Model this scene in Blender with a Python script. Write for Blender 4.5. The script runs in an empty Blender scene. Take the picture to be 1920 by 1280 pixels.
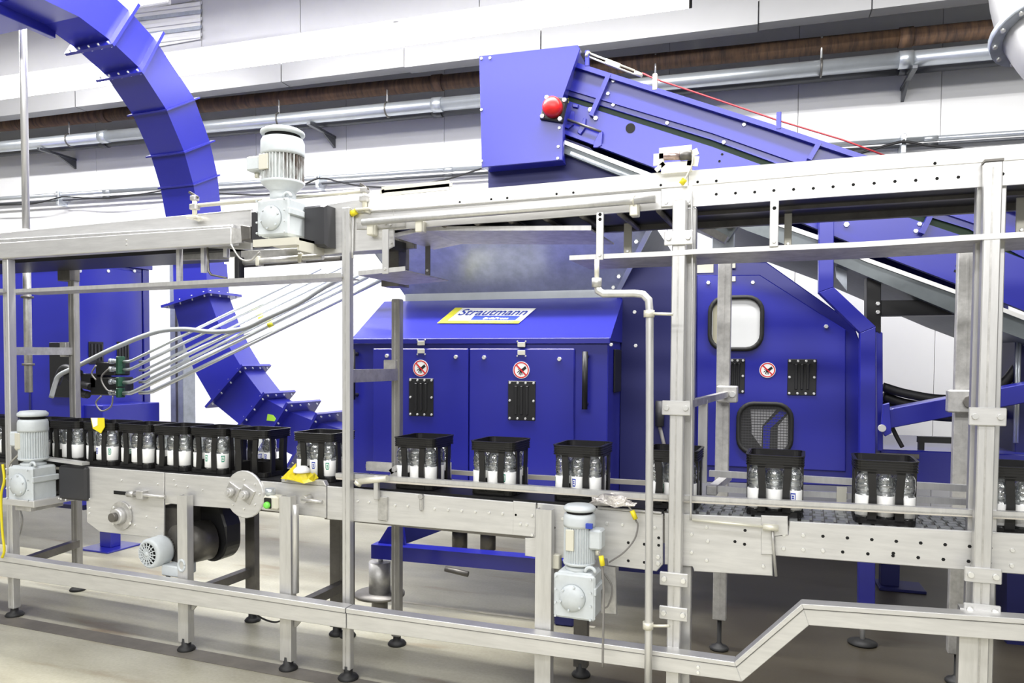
import bpy, bmesh, math, random
from mathutils import Matrix, Vector
random.seed(7)
S = bpy.context.scene
COL = S.collection
PI = math.pi

# ---------------------------------------------------------------- camera, world, lamps, exposure
F, YAW, PIT, ROL, CYP, H = 1400.0, .3727, -.0346, -.0063, 727.2, 1.6
CAM = Vector((0, 0, H))
fw = Vector((-math.sin(YAW)*math.cos(PIT), math.cos(YAW)*math.cos(PIT), math.sin(PIT)))
rt = Vector((math.cos(YAW), math.sin(YAW), 0))
dn = fw.cross(rt)
RX = math.cos(ROL)*rt + math.sin(ROL)*dn
DY = -math.sin(ROL)*rt + math.cos(ROL)*dn
cd = bpy.data.cameras.new('camera')
cam = bpy.data.objects.new('camera', cd)
COL.objects.link(cam)
m3 = Matrix((RX, -DY, -fw)).transposed()
cam.matrix_world = Matrix.Translation(CAM) @ m3.to_4x4()
cd.sensor_fit = 'HORIZONTAL'
cd.sensor_width = 36
cd.lens = 36*F/1920
cd.shift_y = (CYP-640)/1920
cd.clip_start = .05
S.camera = cam

S.view_settings.view_transform = 'Standard'
S.view_settings.look = 'None'
S.view_settings.gamma = 1
S.view_settings.use_curve_mapping = False
S.view_settings.exposure = 0.40

W = bpy.data.worlds.new('hall_light')
S.world = W
W.use_nodes = True
W.node_tree.nodes['Background'].inputs[0].default_value = (.95, .97, 1, 1)
W.node_tree.nodes['Background'].inputs[1].default_value = .16

def area(name, loc, rot, sx, sy, power, col=(1, .99, .975)):
    l = bpy.data.lights.new(name, 'AREA')
    l.shape = 'RECTANGLE'
    l.size, l.size_y, l.energy, l.color = sx, sy, power, col
    o = bpy.data.objects.new(name, l)
    o.location, o.rotation_euler = loc, rot
    COL.objects.link(o)
    return o
# rows of strip lamps hung across the hall, one lighting the back wall; unseen rows added behind the camera
area('area_light_row', (-4.6, 3.7, 5.05), (0, 0, 0), 8.5, .22, 560)
area('area_light_row', (1.2, 3.4, 5.05), (0, 0, 0), 2.4, .22, 130)
area('area_light_row', (-3.4, .6, 5.05), (0, 0, 0), 9, .4, 210)
area('area_light_row', (.2, -3.0, 5.0), (math.radians(25), 0, 0), 9, .6, 210)  # added behind the camera for frontal light and sheen on the paint
area('area_light_row', (.8, -6.4, 5.0), (math.radians(40), 0, 0), 10, .7, 300)  # second added row, farther back, for sheen on the upper blue faces

# ---------------------------------------------------------------- measuring helpers: a direction of view met with a real plane
MR = math.radians(4)                      # the machines and the back wall stand turned by 4 degrees
RM = Matrix.Rotation(MR, 4, 'Z')
def ray(x, y): return RX*((x-960)/F) + DY*((y-CYP)/F) + fw
def at(x, y, Y):
    d = ray(x, y); return CAM + d*(Y/d.y)
def atz(x, y, Z):
    d = ray(x, y); return CAM + d*((Z-H)/d.z)
def atx(x, y, X):
    d = ray(x, y); return CAM + d*(X/d.x)
def mv(x, y, v):                          # same, in the machine frame (u, v, z) on the plane v
    d = RM.inverted().to_3x3() @ ray(x, y); return CAM + d*(v/d.y)
def mu(x, y, u):
    d = RM.inverted().to_3x3() @ ray(x, y); return CAM + d*(u/d.x)

# ---------------------------------------------------------------- materials
MATS = {}
def mat(name, col, rough=.5, metal=0., var=0., scale=8., bump=0., coat=0., spec=.5, col2=None, stretch=(1, 1, 1), lo=.35, hi=.65, emit=0):
    m = bpy.data.materials.new(name); m.use_nodes = True
    nt = m.node_tree; b = nt.nodes['Principled BSDF']
    b.inputs['Base Color'].default_value = (*col, 1)
    b.inputs['Roughness'].default_value = rough
    b.inputs['Metallic'].default_value = metal
    b.inputs['Specular IOR Level'].default_value = spec
    b.inputs['Coat Weight'].default_value = coat
    b.inputs['Coat Roughness'].default_value = .25
    if emit:
        b.inputs['Emission Color'].default_value = (*col, 1); b.inputs['Emission Strength'].default_value = emit
    if var or bump or col2:
        tc = nt.nodes.new('ShaderNodeTexCoord'); mp = nt.nodes.new('ShaderNodeMapping')
        mp.inputs['Scale'].default_value = stretch
        nz = nt.nodes.new('ShaderNodeTexNoise'); nz.inputs['Scale'].default_value = scale; nz.inputs['Detail'].default_value = 6
        nz.inputs['Roughness'].default_value = .65
        nt.links.new(tc.outputs['Object'], mp.inputs[0]); nt.links.new(mp.outputs[0], nz.inputs['Vector'])
        if var or col2:
            r = nt.nodes.new('ShaderNodeValToRGB')
            c2 = col2 if col2 else tuple(max(0, c*(1-var)) for c in col)
            r.color_ramp.elements[0].position = lo; r.color_ramp.elements[1].position = hi
            r.color_ramp.elements[0].color = (*c2, 1); r.color_ramp.elements[1].color = (*col, 1)
            nt.links.new(nz.outputs['Fac'], r.inputs[0]); nt.links.new(r.outputs[0], b.inputs['Base Color'])
        if bump:
            bp = nt.nodes.new('ShaderNodeBump'); bp.inputs['Strength'].default_value = bump; bp.inputs['Distance'].default_value = .01
            nt.links.new(nz.outputs['Fac'], bp.inputs['Height']); nt.links.new(bp.outputs[0], b.inputs['Normal'])
    MATS[name] = m
    return m
steel = mat('stainless_steel', (.72, .715, .705), .42, .55, .14, 5, stretch=(1, 1, 9))
steel2 = mat('worn_steel', (.62, .61, .59), .45, .6, .3, 6, stretch=(3, 3, 3))
msteel = mat('grey_steel', (.40, .39, .37), .42, .65, .25, 7, stretch=(4, 4, .6))
dsteel = mat('dark_steel', (.20, .19, .175), .45, .7, .3, 9)
post_m = mat('post_steel', (.69, .685, .675), .4, .6, .15, 7, stretch=(4, 4, .6))
galv = mat('galvanised_steel', (.50, .54, .60), .36, .5, .22, 14)
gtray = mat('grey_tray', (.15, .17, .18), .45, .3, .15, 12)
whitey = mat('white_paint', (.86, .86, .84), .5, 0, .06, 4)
blue = mat('blue_paint', (.013, .016, .30), .36, 0, .06, 3, coat=.5, spec=.6)
blue2 = blue
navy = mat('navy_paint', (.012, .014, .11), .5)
black = mat('black_plastic', (.012, .012, .013), .42)
crate_m = mat('crate_plastic', (.014, .0135, .0135), .38, 0, .2, 20)
rubber = mat('rubber', (.016, .016, .016), .6)
chargrey = mat('charcoal_cover', (.032, .032, .036), .4)
motor_m = mat('motor_grey_paint', (.60, .64, .66), .42, 0, .12, 10)
motor_old = mat('motor_worn_paint', (.60, .63, .63), .5, 0, 0, 16, col2=(.11, .085, .07), stretch=(1, 1, .2), lo=.40, hi=.54)
plate_m = mat('name_plate', (.72, .70, .60), .4, .3)
bolt_m = mat('zinc_bolt', (.85, .85, .83), .3, .6)
hole_m = mat('drilled_hole', (.004, .004, .004), .9)
green = mat('green_belt', (.008, .035, .012), .55)
red = mat('red_button', (.62, .012, .012), .35)
yellow = mat('yellow_tape', (.78, .66, .02), .45)
ypaper = mat('yellow_film', (.80, .66, .03), .3, 0, .15, 30)
paper = mat('label_paper', (.90, .90, .88), .55)
bluep = mat('print_blue', (.03, .06, .40), .5)
greenp = mat('print_green', (.02, .27, .17), .5)
redp = mat('print_red', (.70, .02, .03), .45)
blackp = mat('print_black', (.01, .01, .01), .5)
yelp = mat('print_yellow', (.78, .74, .05), .45)
purple = mat('purple_cap', (.12, .08, .45), .4)
brownpipe = mat('rusty_pipe', (.20, .115, .065), .7, .1, 0, 5, col2=(.075, .05, .04), stretch=(6, 1, 1))
pipe_m = mat('zinc_pipe', (.62, .66, .70), .32, .6, .1, 6)
dkpipe = mat('dull_pipe', (.10, .105, .115), .4, .5)
hyd_m = mat('zinc_tube', (.72, .75, .76), .28, .7)
hose_m = mat('grey_hose', (.42, .44, .45), .5)
cable_m = mat('dark_cable', (.02, .02, .022), .5)
gcable = mat('grey_cable', (.22, .21, .20), .5)
foil = mat('crumpled_foil', (.78, .74, .70), .25, .7, .3, 40, bump=.8)
lampdif = mat('lamp_diffuser', (1, .99, .97), .5, emit=5.5)
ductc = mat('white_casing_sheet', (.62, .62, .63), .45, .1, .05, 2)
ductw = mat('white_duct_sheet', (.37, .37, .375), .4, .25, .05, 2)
beltm = mat('belt_chain', (.42, .44, .45), .4, .5, .3, 30)
lime = mat('lime_sticker', (.42, .75, .06), .5)
grbtn = mat('green_button', (.2, .75, .1), .3)
meshw = mat('wire_mesh_grey', (.09, .09, .095), .5, .5)

def clear_mat(name, tint, refl, white=0., base_=.05, bumpy=False):
    m = bpy.data.materials.new(name); m.use_nodes = True
    nt = m.node_tree; nt.nodes.remove(nt.nodes['Principled BSDF'])
    out = nt.nodes['Material Output']
    t = nt.nodes.new('ShaderNodeBsdfTransparent'); t.inputs[0].default_value = (*tint, 1)
    g = nt.nodes.new('ShaderNodeBsdfGlossy'); g.inputs['Roughness'].default_value = .05
    fr = nt.nodes.new('ShaderNodeFresnel'); fr.inputs[0].default_value = 1.5
    ad = nt.nodes.new('ShaderNodeMath'); ad.operation = 'MULTIPLY_ADD'
    ad.inputs[1].default_value = refl; ad.inputs[2].default_value = base_; ad.use_clamp = True
    if bumpy:
        tc = nt.nodes.new('ShaderNodeTexCoord'); n_ = nt.nodes.new('ShaderNodeTexNoise'); n_.inputs['Scale'].default_value = 55; n_.inputs['Detail'].default_value = 3
        bp = nt.nodes.new('ShaderNodeBump'); bp.inputs['Strength'].default_value = .5; bp.inputs['Distance'].default_value = .01
        nt.links.new(tc.outputs['Object'], n_.inputs['Vector']); nt.links.new(n_.outputs['Fac'], bp.inputs['Height']); nt.links.new(bp.outputs[0], g.inputs['Normal'])
    nt.links.new(fr.outputs[0], ad.inputs[0])
    mx = nt.nodes.new('ShaderNodeMixShader')
    nt.links.new(ad.outputs[0], mx.inputs[0]); nt.links.new(t.outputs[0], mx.inputs[1]); nt.links.new(g.outputs[0], mx.inputs[2])
    last = mx
    if white:
        d = nt.nodes.new('ShaderNodeBsdfDiffuse'); d.inputs[0].default_value = (.85, .9, .92, 1)
        m2 = nt.nodes.new('ShaderNodeMixShader'); m2.inputs[0].default_value = white
        nt.links.new(mx.outputs[0], m2.inputs[1]); nt.links.new(d.outputs[0], m2.inputs[2]); last = m2
    nt.links.new(last.outputs[0], out.inputs[0])
    MATS[name] = m
    return m
pet = clear_mat('clear_pet', (.96, .98, .98), 3.5, .03, .12, True)
pane_m = clear_mat('window_pane', (.80, .82, .80), 1.0)

# ---------------------------------------------------------------- mesh builder
class MB:
    def __init__(s, T=None):
        s.bm = bmesh.new(); s.T = T
    def v(s, p):
        p = Vector(p); return s.bm.verts.new(s.T @ p if s.T else p)
    def face(s, vs, smooth=False):
        try:
            f = s.bm.faces.new(vs); f.smooth = smooth; return f
        except ValueError:
            return None
    def hexa(s, P, bev=0):
        v = [s.v(p) for p in P]
        fs = [s.face([v[i] for i in q]) for q in ((0, 3, 2, 1), (4, 5, 6, 7), (0, 1, 5, 4), (1, 2, 6, 5), (2, 3, 7, 6), (3, 0, 4, 7))]
        if bev:
            es = list({e for f in fs if f for e in f.edges})
            bmesh.ops.bevel(s.bm, geom=es, offset=bev, segments=1, affect='EDGES', profile=.5)
        return s
    def box(s, x0, x1, y0, y1, z0, z1, bev=0):
        return s.hexa([(x0, y0, z0), (x1, y0, z0), (x1, y1, z0), (x0, y1, z0), (x0, y0, z1), (x1, y0, z1), (x1, y1, z1), (x0, y1, z1)], bev)
    def cbox(s, c, sx, sy, sz, bev=0):
        return s.box(c[0]-sx/2, c[0]+sx/2, c[1]-sy/2, c[1]+sy/2, c[2]-sz/2, c[2]+sz/2, bev)
    def prism(s, poly, a, b, axis='y', bev=0):
        f = {'y': lambda p, t: (p[0], t, p[1]), 'z': lambda p, t: (p[0], p[1], t), 'x': lambda p, t: (t, p[0], p[1])}[axis]
        A = [s.v(f(p, a)) for p in poly]; B = [s.v(f(p, b)) for p in poly]
        n = len(poly)
        fs = [s.face(A), s.face(B[::-1])] + [s.face([A[i], B[i], B[(i+1) % n], A[(i+1) % n]]) for i in range(n)]
        if bev:
            es = list({e for fc in fs[:1] for e in fc.edges})
            bmesh.ops.bevel(s.bm, geom=es, offset=bev, segments=1, affect='EDGES')
        return s
    def loft(s, rings, smooth=True, caps=True, closed=True):
        R = [[s.v(p) for p in r] for r in rings]
        n = len(R[0])
        for a, b in zip(R, R[1:]):
            for i in range(n if closed else n-1):
                s.face([a[i], a[(i+1) % n], b[(i+1) % n], b[i]], smooth)
        if caps and closed:
            s.face(R[0][::-1]); s.face(R[-1])
        return s
    def frame(s, d):
        d = d.normalized(); u = d.cross(Vector((0, 0, 1)))
        if u.length < 1e-3: u = d.cross(Vector((0, 1, 0)))
        u.normalize(); return u, d.cross(u)
    def cyl(s, a, b, r, r2=None, n=16, caps=True):
        a, b = Vector(a), Vector(b); u, w = s.frame(b-a); r2 = r if r2 is None else r2
        ring = lambda c, q: [c + (u*math.cos(t*2*PI/n) + w*math.sin(t*2*PI/n))*q for t in range(n)]
        return s.loft([ring(a, r), ring(b, r2)], True, caps)
    def tube(s, pts, r, n=8, close=True):
        P = [Vector(p) for p in pts]; rings = []; u = None
        for i, p in enumerate(P):
            d0 = (P[i]-P[i-1]).normalized() if i else (P[1]-P[0]).normalized()
            d1 = (P[i+1]-P[i]).normalized() if i < len(P)-1 else d0
            d = (d0+d1).normalized()
            if u is None: u, w = s.frame(d)
            u = (u - d*u.dot(d)).normalized(); w = d.cross(u)
            k = 1/max(.5, d.dot(d1))
            rings.append([p + (u*math.cos(t*2*PI/n) + w*math.sin(t*2*PI/n))*r*(k if 0 < i < len(P)-1 else 1) for t in range(n)])
        return s.loft(rings, True, close)
    def bar(s, a, b, w, h, up=(0, 0, 1)):          # rectangular tube from a to b
        a, b, up = Vector(a), Vector(b), Vector(up); d = (b-a).normalized()
        x = d.cross(up).normalized(); y = x.cross(d)
        q = lambda c: [c - x*w/2 - y*h/2, c + x*w/2 - y*h/2, c + x*w/2 + y*h/2, c - x*w/2 + y*h/2]
        return s.loft([q(a), q(b)], False, True)
    def lathe(s, prof, c, n=24, axis=(0, 0, 1), smooth=True):
        c = Vector(c); ax = Vector(axis).normalized(); u, w = s.frame(ax)
        rings = [[c + ax*z + (u*math.cos(t*2*PI/n) + w*math.sin(t*2*PI/n))*max(r, 1e-4) for t in range(n)] for r, z in prof]
        return s.loft(rings, smooth, True)
    def build(s, name, m, parent=None, local=False, label=None, kind=None):
        bmesh.ops.recalc_face_normals(s.bm, faces=s.bm.faces)
        if parent is not None and not local:
            r = parent
            M = Matrix.Identity(4)
            while r is not None:
                M = r.matrix_basis @ M; r = r.parent
            s.bm.transform(M.inverted())
        me = bpy.data.meshes.new(name); s.bm.to_mesh(me); s.bm.free()
        me.materials.append(m)
        o = bpy.data.objects.new(name, me); COL.objects.link(o)
        if parent is not None: o.parent = parent
        if label: o['label'] = label
        if kind: o['kind'] = kind
        return o

def thing(name, label, cat, loc=(0, 0, 0), rotz=0, group=None):
    o = bpy.data.objects.new(name, None); COL.objects.link(o)
    o.empty_display_size = .1
    o.location = loc; o.rotation_euler = (0, 0, rotz)
    o['label'] = label; o['category'] = cat
    if group: o['group'] = group
    return o
def tag(o, label, cat, group=None):
    o['label'] = label; o['category'] = cat
    if group: o['group'] = group
    return o
def struct(o):
    o['kind'] = 'structure'; return o
def dup(o, parent=None, **kw):
    c = o.copy(); COL.objects.link(c)
    if parent is not None: c.parent = parent
    for ch in list(o.children): dup(ch, c)
    return c
def lerp(a, b, t): return a + (b-a)*t
def smooth_path(pts, k=6):                       # Catmull-Rom
    P = [Vector(p) for p in pts]; P = [P[0]*2-P[1]] + P + [P[-1]*2-P[-2]]
    out = []
    for i in range(1, len(P)-2):
        for j in range(k):
            t = j/k
            out.append(.5*((2*P[i]) + (P[i+1]-P[i-1])*t + (2*P[i-1]-5*P[i]+4*P[i+1]-P[i+2])*t*t + (3*P[i]-P[i-1]-3*P[i+1]+P[i+2])*t**3))
    out.append(P[-2]); return out
def sheet(pts, Y, th=.006):                      # pixel outline on the plane Y -> (x,z) polygon
    return [(p.x, p.z) for p in (at(x, y, Y) for x, y in pts)]
def bolts(parent, pts, Y, r=.007, h=.006, m=None, name='bolt_heads', T=None):
    mb = MB(T)
    for p in pts: mb.cyl((p[0], Y, p[1]), (p[0], Y-h, p[1]), r, r*.8, n=6)
    return mb.build(name, m or bolt_m, parent, kind='stuff')
# ================================================================ the hall
WV = 7.1                                   # back wall plane in the machine frame
fm = bpy.data.materials.new('concrete_floor'); fm.use_nodes = True
nt = fm.node_tree; bs = nt.nodes['Principled BSDF']; bs.inputs['Roughness'].default_value = .42
tc = nt.nodes.new('ShaderNodeTexCoord')
def nz(sc, det, st=(1, 1, 1)):
    mp = nt.nodes.new('ShaderNodeMapping'); mp.inputs['Scale'].default_value = st
    n = nt.nodes.new('ShaderNodeTexNoise'); n.inputs['Scale'].default_value = sc; n.inputs['Detail'].default_value = det
    nt.links.new(tc.outputs['Object'], mp.inputs[0]); nt.links.new(mp.outputs[0], n.inputs['Vector']); return n
def ramp(n, a, b, ca, cb):
    r = nt.nodes.new('ShaderNodeValToRGB'); e = r.color_ramp.elements
    e[0].position, e[1].position = a, b; e[0].color, e[1].color = (*ca, 1), (*cb, 1)
    nt.links.new(n.outputs['Fac'], r.inputs[0]); return r
base = ramp(nz(1.1, 5, (.7, 1.6, 1)), .36, .62, (.30, .28, .21), (.49, .475, .38))
fine = ramp(nz(60, 4), .3, .7, (.86, .86, .84), (1, 1, 1))
rust = ramp(nz(1.9, 6, (.5, 2.2, 1)), .60, .76, (1, 1, 1), (.62, .47, .33))
def mul(a, b):
    m = nt.nodes.new('ShaderNodeMixRGB'); m.blend_type = 'MULTIPLY'; m.inputs[0].default_value = 1
    nt.links.new(a.outputs[0], m.inputs[1]); nt.links.new(b.outputs[0], m.inputs[2]); return m
o_ = mul(mul(base, fine), rust)
# the oily, wet floor at the right, with the machines' shade mixed into its colour
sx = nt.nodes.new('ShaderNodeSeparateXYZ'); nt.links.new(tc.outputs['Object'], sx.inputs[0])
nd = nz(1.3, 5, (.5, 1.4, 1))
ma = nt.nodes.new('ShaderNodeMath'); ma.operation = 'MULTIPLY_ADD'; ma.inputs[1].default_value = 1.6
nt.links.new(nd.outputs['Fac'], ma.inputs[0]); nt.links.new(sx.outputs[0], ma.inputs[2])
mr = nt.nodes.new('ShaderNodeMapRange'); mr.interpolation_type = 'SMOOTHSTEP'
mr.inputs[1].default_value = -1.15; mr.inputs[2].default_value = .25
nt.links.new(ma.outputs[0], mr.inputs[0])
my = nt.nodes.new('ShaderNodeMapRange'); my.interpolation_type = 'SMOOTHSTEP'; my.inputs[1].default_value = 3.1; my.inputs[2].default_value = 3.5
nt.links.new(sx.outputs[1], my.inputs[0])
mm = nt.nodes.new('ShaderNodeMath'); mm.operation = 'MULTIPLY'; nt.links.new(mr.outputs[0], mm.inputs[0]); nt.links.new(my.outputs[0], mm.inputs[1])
oil_shade = nt.nodes.new('ShaderNodeMixRGB'); oil_shade.blend_type = 'MULTIPLY'; oil_shade.inputs[2].default_value = (.13, .115, .10, 1)
nt.links.new(mm.outputs[0], oil_shade.inputs[0]); nt.links.new(o_.outputs[0], oil_shade.inputs[1]); o_ = oil_shade
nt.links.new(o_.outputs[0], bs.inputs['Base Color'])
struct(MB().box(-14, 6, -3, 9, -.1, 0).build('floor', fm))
# painted joint bands that run along the conveyor
jm = mat('floor_joint_fill', (.17, .155, .13), .6, 0, .3, 6)
lm = mat('floor_pale_line', (.66, .62, .50), .5, 0, .3, 6)
struct(MB().prism([(-9, 2.98), (3.5, 3.12), (3.5, 3.24), (-9, 3.10)], 0.0005, .002, 'z').build('trim_4', jm))
struct(MB().prism([(-2.9, 4.30), (-1.15, 4.33), (-1.15, 4.36), (-2.9, 4.33)], 0.0005, .002, 'z').build('trim_5', lm))

wallp = mat('white_wall_panel', (.93, .93, .93), .45, 0, .03, 1.5)
wb = struct(MB(RM).box(-13, 6, WV+.06, WV+.16, 0, 5.6).build('wall_back', whitey))
us = [-12.9]
while us[-1] < 5.6: us.append(us[-1]+1.12)
off = mv(1751, 720, WV).x
k0 = off - round((off-us[0])/1.12)*1.12
for i in range(17):
    u = k0 + i*1.12
    MB(RM).box(u+.002, u+1.118, WV, WV+.06, 0, 5.6, .002).build('panel', wallp, wb)
FV = 6.3
zf = [mv(480, y, FV).z for y in (159, 124, 76, 35)]
ceil = struct(MB(RM).box(-13, 6, 2.5, WV+.1, zf[3]+.25, zf[3]+.35).build('ceiling', mat('ceiling_grey', (.72, .72, .73), .6)))
# fascia: lower and upper sheet-metal casing, built of pieces with butt joints
cas = thing('casing_duct', 'long pale grey sheet metal casing under the ceiling with open joints', 'duct', RM @ Vector((-3, FV, zf[0])), MR)
xs = [mv(x, 140, FV).x for x in (-260, 140, 527, 758, 1014, 1420, 1632, 2100)]
for a, b, st in zip(xs, xs[1:], (0, 0, .0, .012, .012, 0, 0)):
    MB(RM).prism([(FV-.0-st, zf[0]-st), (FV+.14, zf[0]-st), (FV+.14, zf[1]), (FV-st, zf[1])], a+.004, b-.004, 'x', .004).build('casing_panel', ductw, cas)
cas2 = thing('ceiling_casing', 'upper white casing band between the lamp strip and the ceiling', 'casing', RM @ Vector((-3, FV, zf[2])), MR)
xs2 = [mv(x, 40, FV).x for x in (-260, 380, 565, 900, 1290, 2100)]
for a, b in zip(xs2, xs2[1:]):
    MB(RM).box(a+.003, b-.003, FV-.02, FV+.4, zf[2], zf[3]+.3, .004).build('casing_panel', ductc, cas2)
# continuous lamp strip: three fittings, end to end
xl = [mv(x, 100, FV).x for x in (-200, 260, 740, 1290)]
for i, (a, b) in enumerate(zip(xl, xl[1:])):
    t = thing('strip_light', ('glowing white strip light under the ceiling, the one crossing behind the blue arched duct',
              'glowing white strip light, middle one of the ceiling row, above the upper gearmotor',
              'glowing white strip light, right end of the ceiling row, above the conveyor head box')[i], 'lamp', RM @ Vector(((a+b)/2, FV+.05, zf[1])), MR)
    MB(RM).box(a+.02, b-.02, FV+.06, FV+.3, zf[1]+.005, zf[2]-.005).build('housing', ductw, t)
    MB(RM).box(a+.03, b-.03, FV+.03, FV+.06, zf[1]+.012, zf[2]-.012, .008).build('diffuser', lampdif, t)
    MB(RM).box(a, a+.03, FV+.025, FV+.31, zf[1]+.003, zf[2]-.003).build('end_cap', whitey, t)
    MB(RM).box(b-.03, b, FV+.025, FV+.31, zf[1]+.003, zf[2]-.003).build('end_cap', whitey, t)
e0 = mv(1290, 30, FV).x
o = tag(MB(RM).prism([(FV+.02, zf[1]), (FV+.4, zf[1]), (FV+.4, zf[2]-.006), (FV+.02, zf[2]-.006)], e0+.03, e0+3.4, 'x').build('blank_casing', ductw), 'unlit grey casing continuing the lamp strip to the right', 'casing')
# two brackets hanging before the casing, at top centre
t = thing('lamp_bracket', 'small steel bracket pair hanging before the bright strip light at top centre', 'bracket', mv(1100, 10, FV-.1))
for dx in (-7, 4):
    p = RM @ mv(1100+dx, 15, FV-.08); MB().box(p.x-.012, p.x+.012, p.y, p.y+.05, p.z, p.z+.35, .002).build('strap', pipe_m, t)
# louvred opening high on the left
wl = struct(MB(RM).prism([(p.x, p.z) for p in (mv(240, 24, FV-.03), mv(377, 6, FV-.03), mv(377, 74, FV-.03), mv(240, 98, FV-.03))], FV-.045, FV-.03, 'y').build('window_1', whitey))
for i in range(5):
    a, b = mv(246, 26+i*15, FV-.06), mv(375, 10+i*15, FV-.06)
    MB(RM).hexa([a, b, b+Vector((0, .03, .03)), a+Vector((0, .03, .03)), a+Vector((0, 0, .035)), b+Vector((0, 0, .035)), b+Vector((0, .03, .055)), a+Vector((0, .03, .055))]).build('slat', (whitey, galv)[i % 2], wl)
# grey white box hanging in front of the casing at the top (its lower corner shows)
p = mv(204, 23, 5.2); q = mv(640, -40, 5.2)
tag(MB(RM).box(p.x, p.x+.62, 5.2, 5.25, p.z, min(p.z+.3, zf[3]+.24), .01).build('duct_box', ductw), 'white sheet metal box hanging at the top beside the blue arched duct', 'box')

# ---------------------------------------------------------------- pipes along the wall
def wpipe(name, label, m, a, b, v, r, nb=0):
    A, B = mv(*a, v), mv(*b, v); d = (B-A); A, B = A-d*.18, B+d*.3; d = B-A
    if B.x > 5.9: B = A+d*((5.9-A.x)/d.x); d = B-A
    t = thing(name, label, 'pipe', RM @ A, MR)
    n = 4
    for i in range(n):
        P, Q = A+d*(i/n), A+d*((i+1)/n)
        MB(RM).cyl(P, Q, r, n=14).build('pipe_length', m, t)
    for i in range(1, n):
        P = A+d*(i/n); e = d.normalized()*.05
        MB(RM).cyl(P-e, P+e, r*1.12, n=14).build('coupling', m, t)
    return A, d
A1, d1 = wpipe('heating_pipe', 'rusty brown lagged pipe running in the shadow under the casing', brownpipe, (-60, 241), (1905, 50), 6.72, .07)
A2, d2 = wpipe('supply_pipe', 'thick zinc pipe on hangers along the white wall, below the brown one', pipe_m, (-60, 281), (1905, 92), 6.68, .062)
A2b, d2b = wpipe('return_pipe', 'second thick dark pipe tight behind the zinc pipe on the wall', dkpipe, (-60, 290), (1905, 106), 6.93, .06)
A3, d3 = wpipe('conduit_pipe', 'thin grey conduit pipe along the middle of the white wall', pipe_m, (-60, 376), (1960, 246), 6.98, .022)
A4, d4 = wpipe('conduit_pipe', 'second thin conduit pipe close under the grey one on the wall', dkpipe, (-60, 386), (1960, 257), 7.0, .014)
for i, (x, y) in enumerate(((128, 225), (522, 178), (725, 150), (1229, 100), (1541, 72))):
    P = mv(x, y, 6.66); zt = P.z+.13
    tt = (P.x-A2.x)/d2.x; zb = (A2+d2*tt).z
    lab = ('at far left beside the steel ceiling rod', 'above the upper gearmotor', 'left of the blue head box', 'just above the inclined conveyor', 'at the right, above the white wall')[i]
    t = thing('pipe_hanger', 'thin threaded pipe hanger holding the zinc pipe '+lab, 'hanger', RM @ Vector((P.x, 6.68, zb)), MR)
    MB(RM).cyl((P.x, 6.67, zb+.06), (P.x, 6.67, zf[0]), .009, n=6).build('rod', bolt_m, t)
    MB(RM).tube([(P.x, 6.68+.07*math.cos(k*PI/8), zb+.07*math.sin(k*PI/8)) for k in range(17)], .008, 5).build('clamp_ring', dsteel, t)
for i, (x, y) in enumerate(((128, 270), (618, 226), (1232, 172), (1697, 146))):
    P = mv(x, y, 7.0); tt = (P.x-A2.x)/d2.x; zb = (A2+d2*tt).z - .07
    lab = ('at far left', 'above and right of the upper gearmotor', 'behind the inclined conveyor', 'on the right half of the wall')[i]
    t = thing('wall_bracket', 'dark triangular bracket carrying the wall pipes '+lab, 'bracket', RM @ Vector((P.x, WV, zb)), MR)
    MB(RM).box(P.x-.02, P.x+.02, 6.6, WV, zb-.035, zb-.005, .003).build('arm', dkpipe, t)
    MB(RM).prism([(WV, zb-.03), (6.85, zb-.03), (WV, zb-.13)], P.x-.012, P.x+.012, 'x').build('gusset', dkpipe, t)
for i, (x, y) in enumerate(((112, 366), (598, 332), (1693, 262))):
    P = mv(x, y, 6.97)
    lab = ('far left beside the ceiling rod', 'right of the upper gearmotor', 'right end of the wall')[i]
    t = thing('conduit_clamp', 'small clamp holding the thin conduits and a cable, '+lab, 'clamp', RM @ P, MR)
    MB(RM).box(P.x-.02, P.x+.02, 6.93, WV, P.z-.12, P.z+.04, .004).build('body', pipe_m, t)
    MB(RM).cyl((P.x, 6.9, P.z), (P.x, 6.93, P.z), .016, n=6).build('bolt_head', bolt_m, t)
def cable(name, label, pts, r, m, v=None, Y=None, cat='cable'):
    P = [(RM @ mv(x, y, v)) if v else at(x, y, Y) for x, y in pts]
    return tag(MB().tube(smooth_path(P), r, 6).build(name, m), label, cat)
cable('wall_cable', 'thin dark cable sagging between clamps at the left of the wall', [(-20, 385), (60, 382), (108, 371), (125, 369), (200, 372), (300, 358), (330, 350)], .008, cable_m, v=6.9)
cable('wall_cable', 'thin dark cable sagging over the upper conveyor up to the head box', [(400, 362), (500, 365), (560, 350), (600, 334), (640, 342), (690, 350), (760, 349), (830, 338), (903, 316)], .009, cable_m, v=6.85)
cable('wall_cable', 'dark cable hanging from the right hand conduit clamp', [(1560, 300), (1620, 285), (1680, 268), (1700, 266), (1740, 273), (1798, 278), (1840, 292)], .012, cable_m, v=6.9)
a, b = mv(-60, 397, WV), mv(1960, 268, WV)
struct(MB(RM).bar(a+Vector((0, -.02, 0)), b+Vector((0, -.02, 0)), .04, .05).build('trim_1', wallp))
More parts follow.
